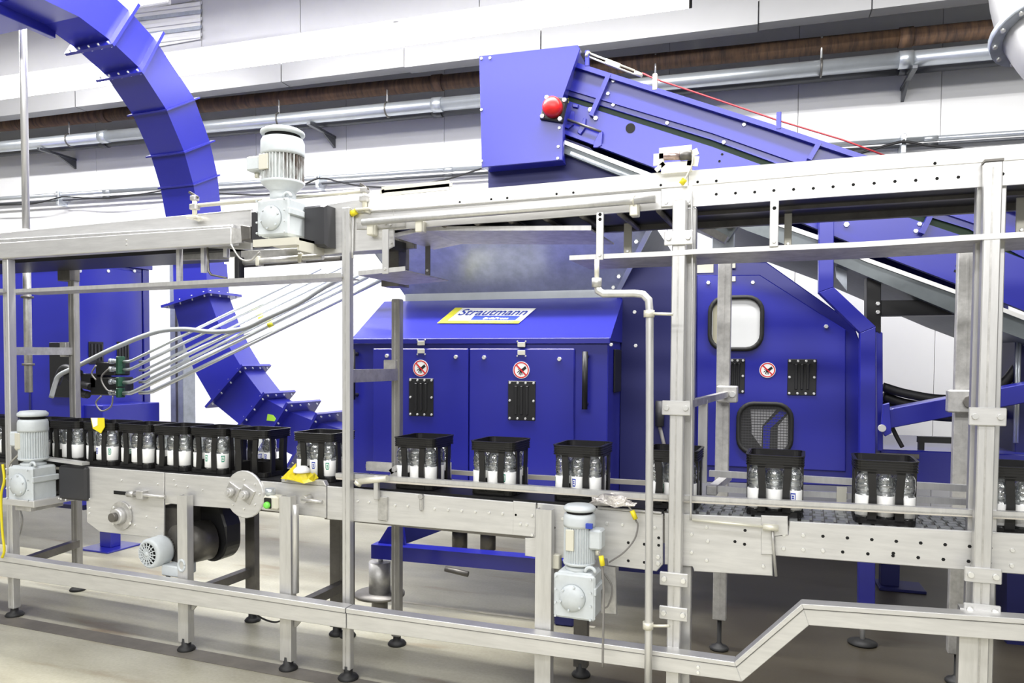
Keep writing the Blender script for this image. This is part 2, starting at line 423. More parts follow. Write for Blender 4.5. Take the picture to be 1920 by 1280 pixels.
# ---------------------------------------------------------------- round duct elbow at top right
t = thing('round_duct', 'pale round ventilation duct elbow with a bolted flange at the top right corner', 'duct', atx(1930, 60, 1.55))
P = [at(1925, -150, 4.3), at(1925, -20, 4.3), at(1945, 55, 4.2), at(1990, 110, 4.1), at(2060, 150, 4.0)]
mb = MB(); mb.tube(smooth_path(P[:3], 5), .155, 24); mb.build('upper_segment', ductw, t)
mb = MB(); mb.tube(smooth_path(P[2:], 5), .15, 24); mb.build('lower_segment', ductw, t)
d = (P[2]-P[1]).normalized().lerp((P[3]-P[2]).normalized(), .5)
MB().cyl(P[2]-d*.018, P[2]+d*.018, .20, n=28).build('flange', galv, t)
u, w = MB().frame(d)
for k in range(12):
    c = P[2] + (u*math.cos(k*PI/6)+w*math.sin(k*PI/6))*.18
    MB().cyl(c-d*.028, c+d*.028, .011, n=6).build('bolt', bolt_m, t)
# ================================================================ crate conveyor, its posts and rails (world axes, front plates on Y = 3.18)
YF = 3.18
def plate(parent, pts, Y=YF, th=.012, m=None, name='side_plate', bev=.003, back=0):
    return MB().prism(sheet(pts, Y), Y, Y+th, 'y', bev).build(name, m or steel, parent)
def px_bolts(parent, pts, Y=YF, r=.008, m=None, name='bolt_heads', h=.006):
    return bolts(parent, [(p.x, p.z) for p in (at(x, y, Y) for x, y in pts)], Y, r, h, m, name)
def px_holes(parent, pts, Y=YF, r=.007):
    return bolts(parent, [(p.x, p.z) for p in (at(x, y, Y) for x, y in pts)], Y, r, .0015, hole_m, 'drilled_holes')
def row(x0, y0, x1, y1, n): return [(lerp(x0, x1, i/(n-1)), lerp(y0, y1, i/(n-1))) for i in range(n)]
def leg_part(parent, x, Y0, ztop, w=.07, d=.045, foot=True, m=None, z0=.05, name='leg'):
    mb = MB(); mb.box(x-w/2, x+w/2, Y0, Y0+.006, z0, ztop)
    mb.box(x-w/2, x-w/2+.006, Y0+.006, Y0+d, z0, ztop).box(x+w/2-.006, x+w/2, Y0+.006, Y0+d, z0, ztop)
    l = mb.build(name, m or post_m, parent)
    if foot:
        f = MB(); f.lathe([(.005, 0), (.046, 0), (.049, .008), (.04, .02), (.026, .026), (.024, .07), (.005, .07)], (x, Y0+d/2, 0), 18)
        f.build('foot', rubber, l)
    return l
def gusset(parent, x, Y0, z, s=1, n='gusset'):
    MB().prism([(x, z-.05), (x, z+.05), (x+s*.09, z+.05), (x+s*.09, z+.035), (x+s*.012, z-.05)], Y0+.01, Y0+.02, 'y').build(n, steel2, parent)

# --- infeed section, x 160..610
c1 = thing('crate_conveyor', 'left section of the lower steel crate conveyor with a deep bearing plate', 'conveyor', (-3.2, 3.4, 0))
plate(c1, [(160.3, 874.2), (307.5, 885.5), (306, 1010), (186, 996.5), (162.4, 978.4)], name='bearing_plate')
plate(c1, [(309, 886), (430, 895), (430, 953), (352, 947), (309, 943)])
plate(c1, [(475, 900.5), (611, 911), (611, 971), (491, 955), (475, 953)])
plate(c1, [(527, 893), (606, 901), (611, 911), (527, 904)], YF-.004, .03, steel2, 'edge_cover')
cx, cz = at(457.8, 926.5, YF-.01).x, at(457.8, 926.5, YF-.01).z
r = .128
pol = [(cx+r*math.cos(a)*1.0, cz+r*math.sin(a)) for a in [k*PI/12+PI/24 for k in range(24)]]
bp = MB().prism(pol, YF-.012, YF, 'y', .004).build('round_plate', steel, c1)
for (x, y) in ((437, 921), (464, 926)):
    p = at(x, y, YF-.012)
    MB().prism([(p.x+.058*math.cos(a), p.z+.058*math.sin(a)) for a in [k*PI/2+.3 for k in range(4)]], YF-.022, YF-.012, 'y', .004).build('bearing_flange', steel2, bp)
    MB().cyl((p.x, YF-.022, p.z), (p.x, YF-.055, p.z), .026, .022).cyl((p.x, YF-.055, p.z), (p.x, YF-.062, p.z), .012).build('shaft_end', post_m, bp)
px_bolts(bp, [(457.8+29*math.cos(a)*1.0, 926.5+27*math.sin(a)) for a in [k*PI/4 for k in range(8)]], YF-.012, .007)
p = at(229, 966, YF-.002)
fl = MB().cyl((p.x, YF, p.z), (p.x, YF-.014, p.z), .082, n=24).build('bearing_flange', steel2, c1)
MB().cyl((p.x, YF-.014, p.z), (p.x, YF-.05, p.z), .05, .042, n=20).build('bearing_hub', post_m, fl)
MB().cyl((p.x, YF-.05, p.z), (p.x, YF-.075, p.z), .026, n=16).build('shaft_end', dsteel, fl)
px_bolts(fl, [(229+22*math.cos(a), 966+21*math.sin(a)) for a in (PI/4, 3*PI/4, 5*PI/4, 7*PI/4)], YF-.014, .009)
px_bolts(c1, [(228, 900), (262, 906), (296, 907), (275, 968), (253, 984), (293, 989), (330, 909), (352, 912), (326, 899), (380, 918), (166, 882), (166, 893), (166, 912), (168, 935), (168, 952), (168, 962)], r=.006)
a, b = at(213, 922, YF-.003), at(236, 925, YF-.003)
MB().box(a.x, b.x, YF-.003, YF, a.z-.012, a.z+.008).build('adjusting_slot', hole_m, c1)
a, b = at(240, 925, YF-.03), at(310, 931.5, YF-.03)
mb = MB(); mb.cyl(a, b, .011); mb.cyl(a, a+Vector((.05, 0, 0)), .02, n=6); p = a.lerp(b, .35); mb.cbox((p.x, YF-.02, p.z), .05, .05, .05, .004)
mb.build('tension_rod', steel2, c1)
for (x, y) in ((352, 0), (535, 0)): pass
MB().box(-5.5, -2.285, YF+.012, YF+.03, .80, .93).build('inner_beam', dsteel, c1)
MB().box(-5.6, -2.285, YF+.42, YF+.45, .80, .965).build('rear_side_plate', steel2, c1)
for x, zt in ((343, .86), (535, .905)):
    X = at(x, 1150, YF-.06).x
    leg_part(c1, X, YF-.06, zt)
    leg_part(c1, X+.02, YF+.45, .93, m=dsteel)
    MB().box(X-.02, X+.03, YF-.01, YF+.46, .28, .33).build('cross_tie', dsteel, c1)
    gusset(c1, X+.04, YF-.05, .28, 1)
a = at(548, 945, YF-.055); b = at(548, 1110, YF-.055)
MB().tube([(a.x+.02, YF-.055, b.z), (a.x+.02, YF-.055, a.z-.06), (a.x+.02, YF-.055, a.z)], .016, 10).build('drain_tube', post_m, c1)
# toggle lever with tied tape
a = at(575, 935, YF-.03)
MB().cyl((a.x, YF, a.z), (a.x, YF-.06, a.z), .02).cyl((a.x-.01, YF-.05, a.z), (a.x+.11, YF-.05, a.z-.005), .012, .01).build('lever', steel2, c1)
# --- middle section
c2 = thing('crate_conveyor', 'middle section of the lower steel crate conveyor with one row of bolts', 'conveyor', (-1.5, 3.4, 0))
plate(c2, [(613, 911), (1004, 945), (1003, 1006.6), (613, 973)])
plate(c2, [(962, 939), (1005, 942.5), (1003.5, 1007), (961, 1003)], YF-.006, .006, steel, 'joint_plate')
plate(c2, [(708, 930), (726, 932), (725, 977), (708, 975)], YF-.012, .012, steel2, 'guide_bracket')
px_bolts(c2, row(671, 939, 692, 941, 2)+[(741, 947), (765, 948)]+row(815, 953.5, 968, 964.5, 7), r=.0075)
px_bolts(c2, [(998, 966), (976, 982), (988, 983), (998, 1003)], YF-.006, .008)
mb = MB(); p = at(789, 946, YF-.012); mb.cbox((p.x, YF-.008, p.z), .018, .016, .06, .005); mb.cyl((p.x, YF-.02, p.z+.04), (p.x, YF, p.z+.04), .012)
mb.build('latch', steel2, c2)
MB().box(-2.275, -1.125, YF+.42, YF+.45, .80, .965).build('rear_side_plate', steel2, c2)
for (x, Yl) in ((-2.06, 3.63),):
    leg_part(c2, at(628, 1100, 3.63).x, 3.63, .90, m=dsteel)
MB().box(-2.275, -1.125, YF+.012, YF+.03, .79, .93).build('inner_beam', dsteel, c2)
# --- drive section
c3 = thing('crate_conveyor', 'drive section of the lower crate conveyor behind the middle gearmotor', 'conveyor', (-.8, 3.4, 0))
plate(c3, [(1007, 943), (1243, 964), (1243, 1058), (1231, 1071), (1140, 1060), (1140, 1045), (1010, 1045), (984, 1042), (984, 1008), (1007, 1008)])
plate(c3, [(1005, 1040), (1052, 1045), (1052, 1113), (1014, 1110), (1003, 1100)], YF+.014, .012, steel2, 'gear_plate')
plate(c3, [(1127, 1060), (1154, 1062), (1156, 1152), (1127, 1150)], YF+.014, .012, steel2, 'gear_plate')
plate(c3, [(1120, 949), (1240, 960), (1240, 964), (1120, 954)], YF-.012, .012, steel2, 'rail_strip')
px_bolts(c3, [(1055, 972), (1138, 981), (1167, 983), (1228, 988)], r=.008)
px_holes(c3, [(1039, 989), (1178, 1017), (1208, 1020), (1178, 1051), (1208, 1054), (1235, 1008), (1235, 1022)])
px_bolts(c3, [(1234, 1044), (1234, 1056)], r=.011)
leg_part(c3, at(1019, 1150, YF-.05).x, YF-.06, at(1019, 955, YF-.06).z, .075, foot=True)
MB().box(-1.11, -.56, YF+.42, YF+.45, .84, .965).build('rear_side_plate', steel2, c3)
MB().box(-1.11, -.56, YF+.012, YF+.03, .83, .93).build('inner_beam', dsteel, c3)
p = at(1088, 1175, 3.62); leg_part(c3, p.x, 3.62, .75, m=dsteel)
mb = MB(); p = at(1040, 1052, YF-.02); mb.cbox((p.x, YF-.015, p.z), .05, .03, .065, .004); mb.build('bearing_block', plate_m, c3)
# --- curved transfer plate + right section
c4 = thing('crate_conveyor', 'short lower conveyor section with a curved end right of the middle gearmotor', 'conveyor', (-.4, 3.4, 0))
plate(c4, [(1246, 962), (1447, 971), (1449, 1080), (1301, 1071), (1300, 1060), (1246, 1058)], m=steel)
plate(c4, [(1427, 966), (1477, 968), (1478, 1003), (1451, 1003), (1451, 1040), (1427, 1040)], YF-.008, .008, steel, 'joint_plate')
px_bolts(c4, [(1257, 1030), (1257, 1055), (1297, 1001), (1327, 1014), (1297, 1035), (1325, 988), (1325, 1050), (1433, 996), (1433, 1025), (1431, 1061)], r=.008)
px_holes(c4, [(1378, 1015), (1396, 1020), (1397, 994)])
mb = MB(); a, b = at(1298, 974, YF-.03), at(1440, 988, YF-.03); mb.cyl(a, b, .006); mb.cyl(b-Vector((.02, 0, 0)), b+Vector((.04, 0, 0)), .014); mb.build('tension_rod', plate_m, c4)
mb = MB(); a = at(1448, 990, YF-.02); b = at(1455, 1080, YF-.02); mb.tube([a, a+Vector((.004, .0, -.05)), b], .006); mb.build('edge_wire', steel2, c4)
MB().box(-.55, .0, YF+.42, YF+.45, .84, .965).build('rear_side_plate', steel2, c4)
MB().box(-.55, -.1, YF+.012, YF+.03, .83, .93).build('inner_beam', dsteel, c4)
c5 = thing('crate_conveyor', 'right section of the lower steel crate conveyor with two rows of drilled holes', 'conveyor', (.4, 3.4, 0))
plate(c5, [(1480, 977), (2500, 1033), (2500, 1121), (1452, 1041.5), (1452, 1004), (1480, 1004)])
px_holes(c5, row(1543, 1005, 1818, 1024, 7)+row(1580, 1034.5, 1816, 1052, 6)+[(1675, 1037), (1857, 1027), (1856, 1055)])
px_bolts(c5, [(1506, 1003), (1470, 1002), (1469, 1028), (1506, 1030), (1543, 1032), (1898, 1031), (1897, 1060)], YF, .009)
MB().box(0, 2.2, YF+.42, YF+.45, .86, .965).build('rear_side_plate', steel2, c5)
MB().box(0, 2.2, YF+.012, YF+.03, .86, .93).build('inner_beam', dsteel, c5)
# belts: carrying slab with raised chain links where the belt is bare
bl = tag(MB().box(-5.9, -.55, YF+.03, YF+.42, .945, .968).build('conveyor_belt', black), 'black plastic belt under the crates on the left and middle conveyor', 'belt')
tb = thing('chain_belt', 'grey plastic link chain belt on the right conveyor section', 'belt', (.5, 3.4, .96))
MB().box(-.55, 2.2, YF+.03, YF+.42, .945, .962).build('belt_bed', dsteel, tb)
mb = MB()
for i in range(61):
    x = -.54+i*.045
    for j in range(7):
        y = YF+.045+j*.054
        mb.box(x+(.010 if j % 2 else 0), x+.031+(.010 if j % 2 else 0), y, y+.046, .962, .9705)
mb.build('chain_links', beltm, tb, kind='stuff')

# ---------------------------------------------------------------- tall posts
def post(name, label, x, Y0, ztop, w, d, clamps=(), foot=True, z0=.05, m=None, grp=None, lipx=0, cap=False, mid=()):
    t = thing(name, label, 'post', (x, Y0+d/2, 0), 0, grp)
    mb = MB(); mb.box(x-w/2, x+w/2, Y0, Y0+d, z0, ztop, .004)
    up = mb.build('upright', m or post_m, t)
    if lipx: MB().box(x-w/2-.008, x+w/2+.03, Y0+d+.03, Y0+d+.075, z0, ztop-.02, .003).build('rear_channel', m or post_m, t)
    MB().box(x-w*.09, x+w*.02, Y0-.0015, Y0, z0+.02, ztop-.02).build('seam_groove', steel2, t)
    if foot:
        MB().lathe([(.005, 0), (.05, 0), (.053, .008), (.044, .02), (.024, .026), (.022 if z0 < .1 else .012, .04), (.022 if z0 < .1 else .012, z0+.02), (.005, z0+.02)], (x, Y0+d/2, 0), 18).build('foot', rubber, t)
    if cap: MB().box(x-w/2-.002, x+w/2+.002, Y0-.002, Y0+d+.002, ztop, ztop+.008).build('end_cap', dsteel, t)
    for z, hh in clamps:
        cw = w*1.95
        cl = MB().box(x-cw/2-.004, x+cw/2+.004, Y0-.012, Y0, z-hh/2, z+hh/2, .003).build('clamp_plate', steel, t)
        for s in (-1, 1):
            MB().cyl((x+s*cw*.36, Y0-.012, z), (x+s*cw*.36, Y0-.022, z), .012, .010, n=8).build('bolt', bolt_m, cl)
    return t
zof = lambda x, y, Y=YF: at(x, y, Y).z
post('support_post', 'leftmost front post of the conveyor, in front of the blue cabinet', at(14, 800, YF-.04).x, YF-.04, zof(18, 487), .05, .05)
post('support_post', 'tall bare front post left of the blue press doors', at(648, 800, YF-.04).x, YF-.04, zof(650, 388, YF-.04), .045, .04)
xp = at(1268, 800, YF-.06).x
post('support_post', 'tall front post with clamp plates right of the drain pipe', xp, YF-.06, zof(1268, 380), .056, .05,
     [(zof(1270, 445, 3.1), .058), (zof(1270, 765, 3.1), .06), (zof(1267, 1088, 3.1), .056), (zof(1265, 1152, 3.1), .056)], lipx=1)
xp2 = at(1850, 800, YF-.06).x
post('support_post', 'tall front post at the right end with clamp plates', xp2, YF-.06, zof(1856, 300, 3.1), .056, .05,
     [(zof(1845, 781, 3.1), .065), (zof(1833, 1079, 3.1), .055), (zof(1830, 1144, 3.1), .042)], lipx=1, cap=True)
post('support_post', 'rear post behind the leftmost front post, against the blue cabinet', at(136, 800, 3.66).x, 3.66, zof(136, 490, 3.66), .058, .045, m=msteel)
post('support_post', 'rear post standing before the left press door', at(741, 800, 3.63).x, 3.63, zof(741, 560, 3.63), .052, .045, m=msteel)
post('support_post', 'slim rear post before the round cornered door window', at(1354, 800, 4.25).x, 4.25, zof(1354, 480, 4.25), .072, .05, m=steel2, z0=.17)
post('support_post', 'rear post standing close behind the right end post', at(1808, 800, 4.25).x, 4.25, zof(1808, 440, 4.25), .09, .06, m=steel2, z0=.15)
# head blocks and cross ties
def block(name, label, cat, m, *bx):
    mb = MB()
    for b in bx: mb.box(*b, .003)
    return tag(mb.build(name, m), label, cat)
xq = at(741, 500, 3.63).x
block('post_head', 'dark clamp block on top of the rear post before the press', 'clamp', dsteel, (xq-.06, xq+.05, 3.58, 3.70, zof(741, 538, 3.63), zof(741, 505, 3.63)), (xq-.05, xq+.05, 3.58, 3.7, zof(741, 505, 3.63), zof(741, 440, 3.63)))
xq = at(132, 500, 3.66).x
block('post_head', 'dark clamp block on top of the far left rear post', 'clamp', dsteel, (xq-.075, xq+.04, 3.62, 3.70, zof(132, 527, 3.66), zof(132, 487, 3.66)))
xa, xb = at(655, 702, 3.2).x, at(740, 700, 3.63).x
t = thing('cross_tie', 'horizontal steel tie between the bare front post and its rear post', 'bar', (xa, 3.4, 1.5))
MB().bar((xa, YF, zof(655, 705, YF)), (xb, 3.63, zof(735, 702, 3.63)), .045, .065).build('bar', steel2, t)
MB().cbox((xb-.02, 3.62, zof(740, 693, 3.63)), .075, .03, .11, .004).build('end_bracket', steel2, t)
xa, xb = at(20, 660, 3.2).x, at(132, 657, 3.66).x
t = thing('cross_tie', 'horizontal steel tie between the two far left posts', 'bar', (xa, 3.4, 1.5))
MB().bar((xa, YF, zof(25, 658, YF)), (xb, 3.66, zof(125, 658, 3.66)), .04, .05).build('bar', steel2, t)
MB().cbox((xb-.03, 3.64, zof(128, 655, 3.66)), .06, .03, .1, .004).build('end_bracket', steel2, t)
xa, xb = at(18, 1060, YF).x, at(140, 1030, 3.66).x
tag(MB().bar((xa, YF, .30), (xb, 3.68, .33), .05, .05).build('cross_tie', dsteel), 'dark tie near the floor between the two far left posts', 'bar')
t = thing('clamp_arm', 'short grooved arm and clamp between the clamped front post and the slim rear post', 'arm', at(1330, 755, 3.6))
a, b = at(1292, 757, 3.15), at(1365, 738, 4.25)
MB().bar(a, b, .03, .03).build('arm', steel2, t)
MB().cbox(b+Vector((0, -.04, 0)), .11, .07, .09, .006).build('clamp_block', steel2, t)
MB().cyl(b+Vector((.03, -.09, 0)), b+Vector((.03, -.075, 0)), .016, n=8).build('bolt', bolt_m, t)
a = at(1318, 762, 3.5); MB().box(a.x-.02, a.x+.02, 3.5, 3.53, zof(1318, 905, 3.5), a.z+.03).build('drop_bar', post_m, t)
t = thing('clamp_arm', 'small clamp with a bolt on the rear post at the right end', 'clamp', at(1805, 750, 4.2))
a = at(1806, 752, 4.2); MB().cbox(a, .14, .08, .11, .006).build('clamp_block', steel2, t); MB().cyl(a+Vector((.02, -.04, 0)), a+Vector((.02, -.06, 0)), .03, n=8).build('bolt', dsteel, t)

# ---------------------------------------------------------------- kick rail along the floor
YK = 3.05
t = thing('kick_rail', 'long low steel guard rail along the floor that steps up at right', 'rail', at(640, 1200, YK))
def rail_piece(a, b, c, d, name):         # front face corners in pixels: top left, top right, bottom right, bottom left
    P = [at(x, y, YK) for x, y in (a, b, c, d)]
    lip = Vector((0, .06, 0))
    ft = lambda p, q, k: p+(q-p)*k
    g0, g1 = ft(P[0], P[3], .28), ft(P[1], P[2], .28)
    o_ = Vector((0, -.006, 0))
    r = MB().hexa([P[3], P[2], P[2]+lip, P[3]+lip, g0, g1, g1+lip, g0+lip], .002).build(name, steel, t)
    MB().hexa([g0+Vector((0, 0, .004))+o_, g1+Vector((0, 0, .004))+o_, g1+lip+Vector((0, 0, .004)), g0+lip+Vector((0, 0, .004)), P[0]+o_, P[1]+o_, P[1]+lip, P[0]+lip], .002).build('cap_profile', galv if False else steel, r)
    return r
rail_piece((-420, 977.6), (648, 1139), (648, 1178), (-420, 1016.6), 'rail_profile')
rail_piece((650, 1139.3), (1377, 1240), (1391, 1278), (650, 1178.3), 'rail_profile')
rail_piece((1377, 1240), (1503, 1131), (1517, 1172), (1391, 1278), 'rail_profile')
rail_piece((1503, 1131), (2400, 1191), (2400, 1239), (1517, 1172), 'rail_profile')
px_bolts(t, [(1309, 1250), (1309, 1260)], YK, .008)
for i, x in enumerate((18, 345, 535, 648, 1019)):
    p = at(x, 1100, YK+.06); MB().box(p.x-.03, p.x+.03, YK+.06, YF-.04, .30, .36).build('stand_off', dsteel, t)
a = at(1820, 1190, YK+.02); MB().box(a.x-.028, a.x+.03, YK+.06, YK+.11, .05, zof(1820, 1150, YK)).build('leg', post_m, t)
a = at(1263, 1240, YK+.06); MB().box(a.x-.03, a.x+.02, YK+.06, YK+.1, .05, zof(1263, 1225, YK)).build('leg', post_m, t)

# ---------------------------------------------------------------- guide rails beside the crates
t = thing('guide_rail', 'slim front guide rail in front of the crates from the bare post rightward', 'rail', at(900, 905, 3.24))
def gr(pts, Y, h, d, parent, name='rail_bar', m=None):
    P = [at(x, y, Y) for x, y in pts]
    for a, b in zip(P, P[1:]): MB().bar(a, b, d, h).build(name, m or plate_m, parent)
gp = mat('guide_plastic', (.60, .565, .50), .45, .2, .1, 8); 
gr([(632, 890), (1210, 929), (2400, 989.3)], YF+.02, .022, .03, t, m=post_m)
gr([(632, 895.5), (1210, 934.5), (2400, 994.8)], YF+.015, .012, .02, t, m=gp, name='wear_strip')
a = at(709, 897, YF); b = at(709, 935, YF-.01)
cl = MB().cyl(a+Vector((-.09, -.03, -.015)), a+Vector((.07, -.03, .01)), .016).cyl(a+Vector((-.09, -.03, -.015)), a+Vector((-.10, -.03, -.03)), .02).build('clamp_handle', plate_m, t)
MB().box(b.x-.012, b.x+.012, YF-.035, YF-.012, b.z, a.z+.02, .003).build('stay', post_m, t)
t = thing('guide_rail', 'upper rear guide rail behind the crates on the left half', 'rail', at(1000, 880, 3.58))
gr([(688, 873), (920, 890), (1215, 905)], 3.60, .022, .025, t, m=gp)
t = thing('guide_rail', 'double rear guide rail behind the crates at the right', 'rail', at(1600, 900, 3.62))
gr([(1330, 887), (1830, 916)], 3.62, .028, .03, t, m=post_m)
gr([(1325, 915), (2400, 970.9)], 3.60, .026, .03, t, m=post_m)
a, b = at(1335, 918, 3.58), at(1365, 893, 4.2)
MB().bar(a, b, .04, .035).build('stay', steel2, t); MB().cbox(a, .05, .05, .045, .004).build('clamp_block', steel2, t)
a = at(1578, 935, 3.57); MB().box(a.x-.02, a.x+.02, 3.57, 3.585, a.z-.03, a.z+.05).build('joint_plate', plate_m, t)
t = thing('guide_end', 'flat steel guide end bent down beside the spaced crates', 'guide', at(715, 875, 3.3))
P = [at(x, y, 3.27) for x, y in ((689, 873), (737, 876), (742, 884), (741, 896))]
mb = MB()
for a, b in zip(P, P[1:]): mb.bar(a, b, .025, .045)
mb.build('flat_bar', steel2, t)
# --- drain pipe, with elbows and two stand-off clamps
YP = 3.0
t = thing('drain_pipe', 'bent stainless drain pipe dropping from the upper guard to the floor', 'pipe', at(1217, 1200, YP))
Z = [at(x, y, YP+.1) for x, y in ((1119, 487), (1118, 515))]
P = [at(x, y, YP) for x, y in ((1119, 500), (1119, 525), (1122, 545), (1132, 551), (1190, 550), (1206, 552), (1216, 562), (1218, 585), (1218, 800), (1216, 1190), (1215, 1330))]
MB().tube(P[1:3]+P[3:6]+P[6:], .0155, 14).build('pipe_run', post_m, t)
MB().cyl(P[0]+Vector((0, 0, .03)), P[1], .010, n=10).build('inlet', plate_m, t)
MB().cyl(P[1]-Vector((0, 0, .03)), P[1]+Vector((0, 0, .008)), .021, n=14).build('collar', steel2, t)
for (x, y, x2) in ((1217, 588, 1262), (1215, 1172, 1256)):
    a, b = at(x, y, YP), at(x2, y+1, YP)
    MB().cyl(a+Vector((.015, 0, 0)), b, .006, n=8).cyl(a-Vector((0, 0, .014)), a+Vector((0, 0, .014)), .022, n=12).build('clamp', plate_m, t)
# ================================================================ overhead conveyor
o1 = thing('overhead_conveyor', 'left section of the upper steel conveyor with a cable channel in front', 'conveyor', (-4, 3.4, 2.25))
plate(o1, [(-420, 476.4), (471, 391), (471, 468), (340, 462), (-420, 514)], YF+.03)
P = [(-420, 483.2), (433, 425.5), (433, 457), (-420, 511.1)]
ch = MB().prism(sheet(P, YF-.06), YF-.06, YF+.0, 'y', .004).build('cable_channel', steel, o1)
MB().prism(sheet([(-420, 472.3), (433, 420), (433, 425.8), (-420, 483.5)], YF-.06), YF-.05, YF+.03, 'y', .006).build('channel_lid', post_m, ch)
MB().prism(sheet([(433, 427), (453, 429), (453, 454), (433, 457)], YF-.045), YF-.045, YF-.03, 'y').build('end_plate', steel2, ch)
MB().prism(sheet([(450, 421), (469, 424), (469, 448), (452, 451)], YF-.06), YF-.06, YF+.02, 'y', .004).build('end_block', dsteel, ch)
px_bolts(ch, [(237, 450), (237, 458)], YF-.06, .006)
MB().box(-5.6, -2.85, YF+.06, YF+.45, 2.20, 2.25).build('return_belt', black, o1)
MB().box(-5.6, -2.85, YF+.45, YF+.48, 2.21, 2.40).build('rear_side_plate', steel2, o1)
plate(o1, [(338, 470), (450, 462), (450, 485), (338, 488)], YF+.12, .012, steel2, 'lower_plate')
for x, y0, y1 in ((341, 466, 531), (387, 460, 512), (429, 460, 483)):
    a, b = at(x, y0, YF+.05), at(x, y1, YF+.05); MB().box(a.x-.012, a.x+.012, YF+.02, YF+.045, b.z, a.z).build('hanger_strap', steel, o1)
o2 = thing('overhead_conveyor', 'drive section of the upper conveyor carrying the old grey gearmotor', 'conveyor', (-2.3, 3.4, 2.25))
plate(o2, [(600, 385), (690, 372), (738, 367), (738, 461), (726, 467), (673, 470), (600, 478)], YF+.0)
plate(o2, [(451, 470), (600, 462), (600, 478), (451, 487)], YF+.02, .012, steel2, 'lower_plate')
plate(o2, [(668, 417), (760, 415), (760, 428), (668, 430)], YF-.006, .006, steel2, 'joint_plate')
px_bolts(o2, [(723, 419), (732, 421), (722, 451), (734, 455), (722, 432), (706, 417)], YF-.006, .007)
a, b = at(474, 449.5, YF-.22), at(556, 446, YF-.22)
MB().box(a.x, b.x, YF-.22, YF-.20, a.z-.035, a.z).box(a.x, b.x, YF-.2, YF, a.z-.012, a.z).box(b.x-.012, b.x, YF-.2, YF, a.z-.06, a.z).build('motor_platform', plate_m, o2)
MB().prism(sheet([(470, 396), (492, 394), (492, 451), (470, 454)], YF-.06), YF-.06, YF-.02, 'y', .006).build('chain_guard', chargrey, o2)
g = MB().prism(sheet([(568, 387), (600, 383), (611, 384), (612, 462), (592, 462), (589, 455), (568, 452)], YF-.08), YF-.08, YF-.0, 'y', .012).build('chain_guard', chargrey, o2)
MB().box(-2.95, -2.05, YF+.06, YF+.45, 2.20, 2.25).build('return_belt', black, o2)
MB().box(-2.95, -2.0, YF+.45, YF+.48, 2.22, 2.40).build('rear_side_plate', dsteel, o2)
o3 = thing('overhead_conveyor', 'middle section of the upper steel conveyor below the blue head box', 'conveyor', (-1.3, 3.4, 2.25))
plate(o3, [(738, 392.7), (980, 373.6), (1290, 348.7), (1290, 388.5), (960, 414.3), (849, 421), (738, 431)])
cv = plate(o3, [(688, 371), (906, 353), (960, 348.7), (1251, 322), (1290, 319.5), (1290, 349), (980, 374), (738, 393), (690, 397)], YF-.004, .02, whitey, 'cover_plate')
px_holes(o3, [(862, 379), (921, 373.5), (951, 371), (1043.5, 363.5), (1075, 361), (1239, 347)], YF-.005, .006)
MB().box(-2.0, -.5, YF+.03, YF+.42, 2.265, 2.30).build('return_belt', black, o3)
MB().box(-2.0, -.5, YF+.42, YF+.45, 2.24, 2.38).build('rear_side_plate', dsteel, o3)
rn = MB()
for i in range(9):
    x = -1.95+i*.17; rn.cyl((x, YF+.03, 2.25), (x, YF+.42, 2.25), .012, n=10)
rn.build('return_rollers', dsteel, o3, kind='stuff')
hr = MB(); a, b = at(680, 417, YF-.05), at(1229, 373, YF-.05); hr.cyl(a, b, .016, n=14); hr.build('hand_rail', post_m, o3)
for x, y in ((697, 420), (788, 414), (1190, 381)):
    p = at(x, y, YF-.03); MB().box(p.x-.018, p.x+.018, YF-.05, YF, p.z-.055, p.z+.0, .004).build('rail_bracket', plate_m, o3)
p0, p1 = at(1190, 376, YF-.05), at(1188, 376, YF-.05); MB().cyl(p0, p1, .022).build('rail_collar', plate_m, o3)
# inclined drip sheet under the middle section
tr = thing('drip_sheet', 'long pale drip sheet with a dark underside below the upper middle conveyor', 'sheet', at(900, 435, YF+.1))
Yt = YF+.05
P = [at(x, y, Yt) for x, y in ((738, 438), (797, 425), (1109, 423), (1109, 432), (797, 433), (740, 445))]
MB().prism([(p.x, p.z) for p in P], Yt-.006, Yt, 'y').build('front_lip', post_m, tr)
bk = Vector((0, .42, 0))
for i, j in ((5, 4), (4, 3)):
    MB().hexa([P[i], P[j], P[j]+bk, P[i]+bk, P[i]+Vector((0, 0, .008)), P[j]+Vector((0, 0, .008)), P[j]+bk+Vector((0, 0, .008)), P[i]+bk+Vector((0, 0, .008))]).build('sheet_floor', steel2, tr)
o4 = thing('overhead_conveyor', 'right section of the upper steel conveyor with a row of drilled holes', 'conveyor', (.4, 3.4, 2.25))
plate(o4, [(1291, 348.6), (1303, 347), (1580, 322.5), (2400, 263.6), (2400, 313.9), (1839, 350), (1580, 367), (1303, 386.8), (1291, 388)])
plate(o4, [(1291, 319.5), (1303, 318.8), (1620, 293), (2400, 232), (2400, 264), (1580, 323), (1291, 349)], YF-.004, .02, whitey, 'cover_plate')
px_holes(o4, [(1343, 364), (1379, 362), (1415, 360), (1451, 357), (1488, 355), (1525, 353), (1562, 350), (1600, 346), (1639, 343.5), (1678, 340), (1717, 338), (1757, 334.5), (1797, 332), (1880, 326)], YF, .0065)
px_holes(o4, [(1343, 339), (1308, 341), (1753, 306)], YF-.005, .006)
px_bolts(o4, [(1249, 379), (1290, 377)], YF-.012, .010)
plate(o4, [(1239, 352), (1297, 347), (1297, 384), (1239, 388)], YF-.012, .01, steel, 'joint_plate')
MB().box(-.5, 2.2, YF+.03, YF+.44, 2.265, 2.30).build('return_belt', black, o4)
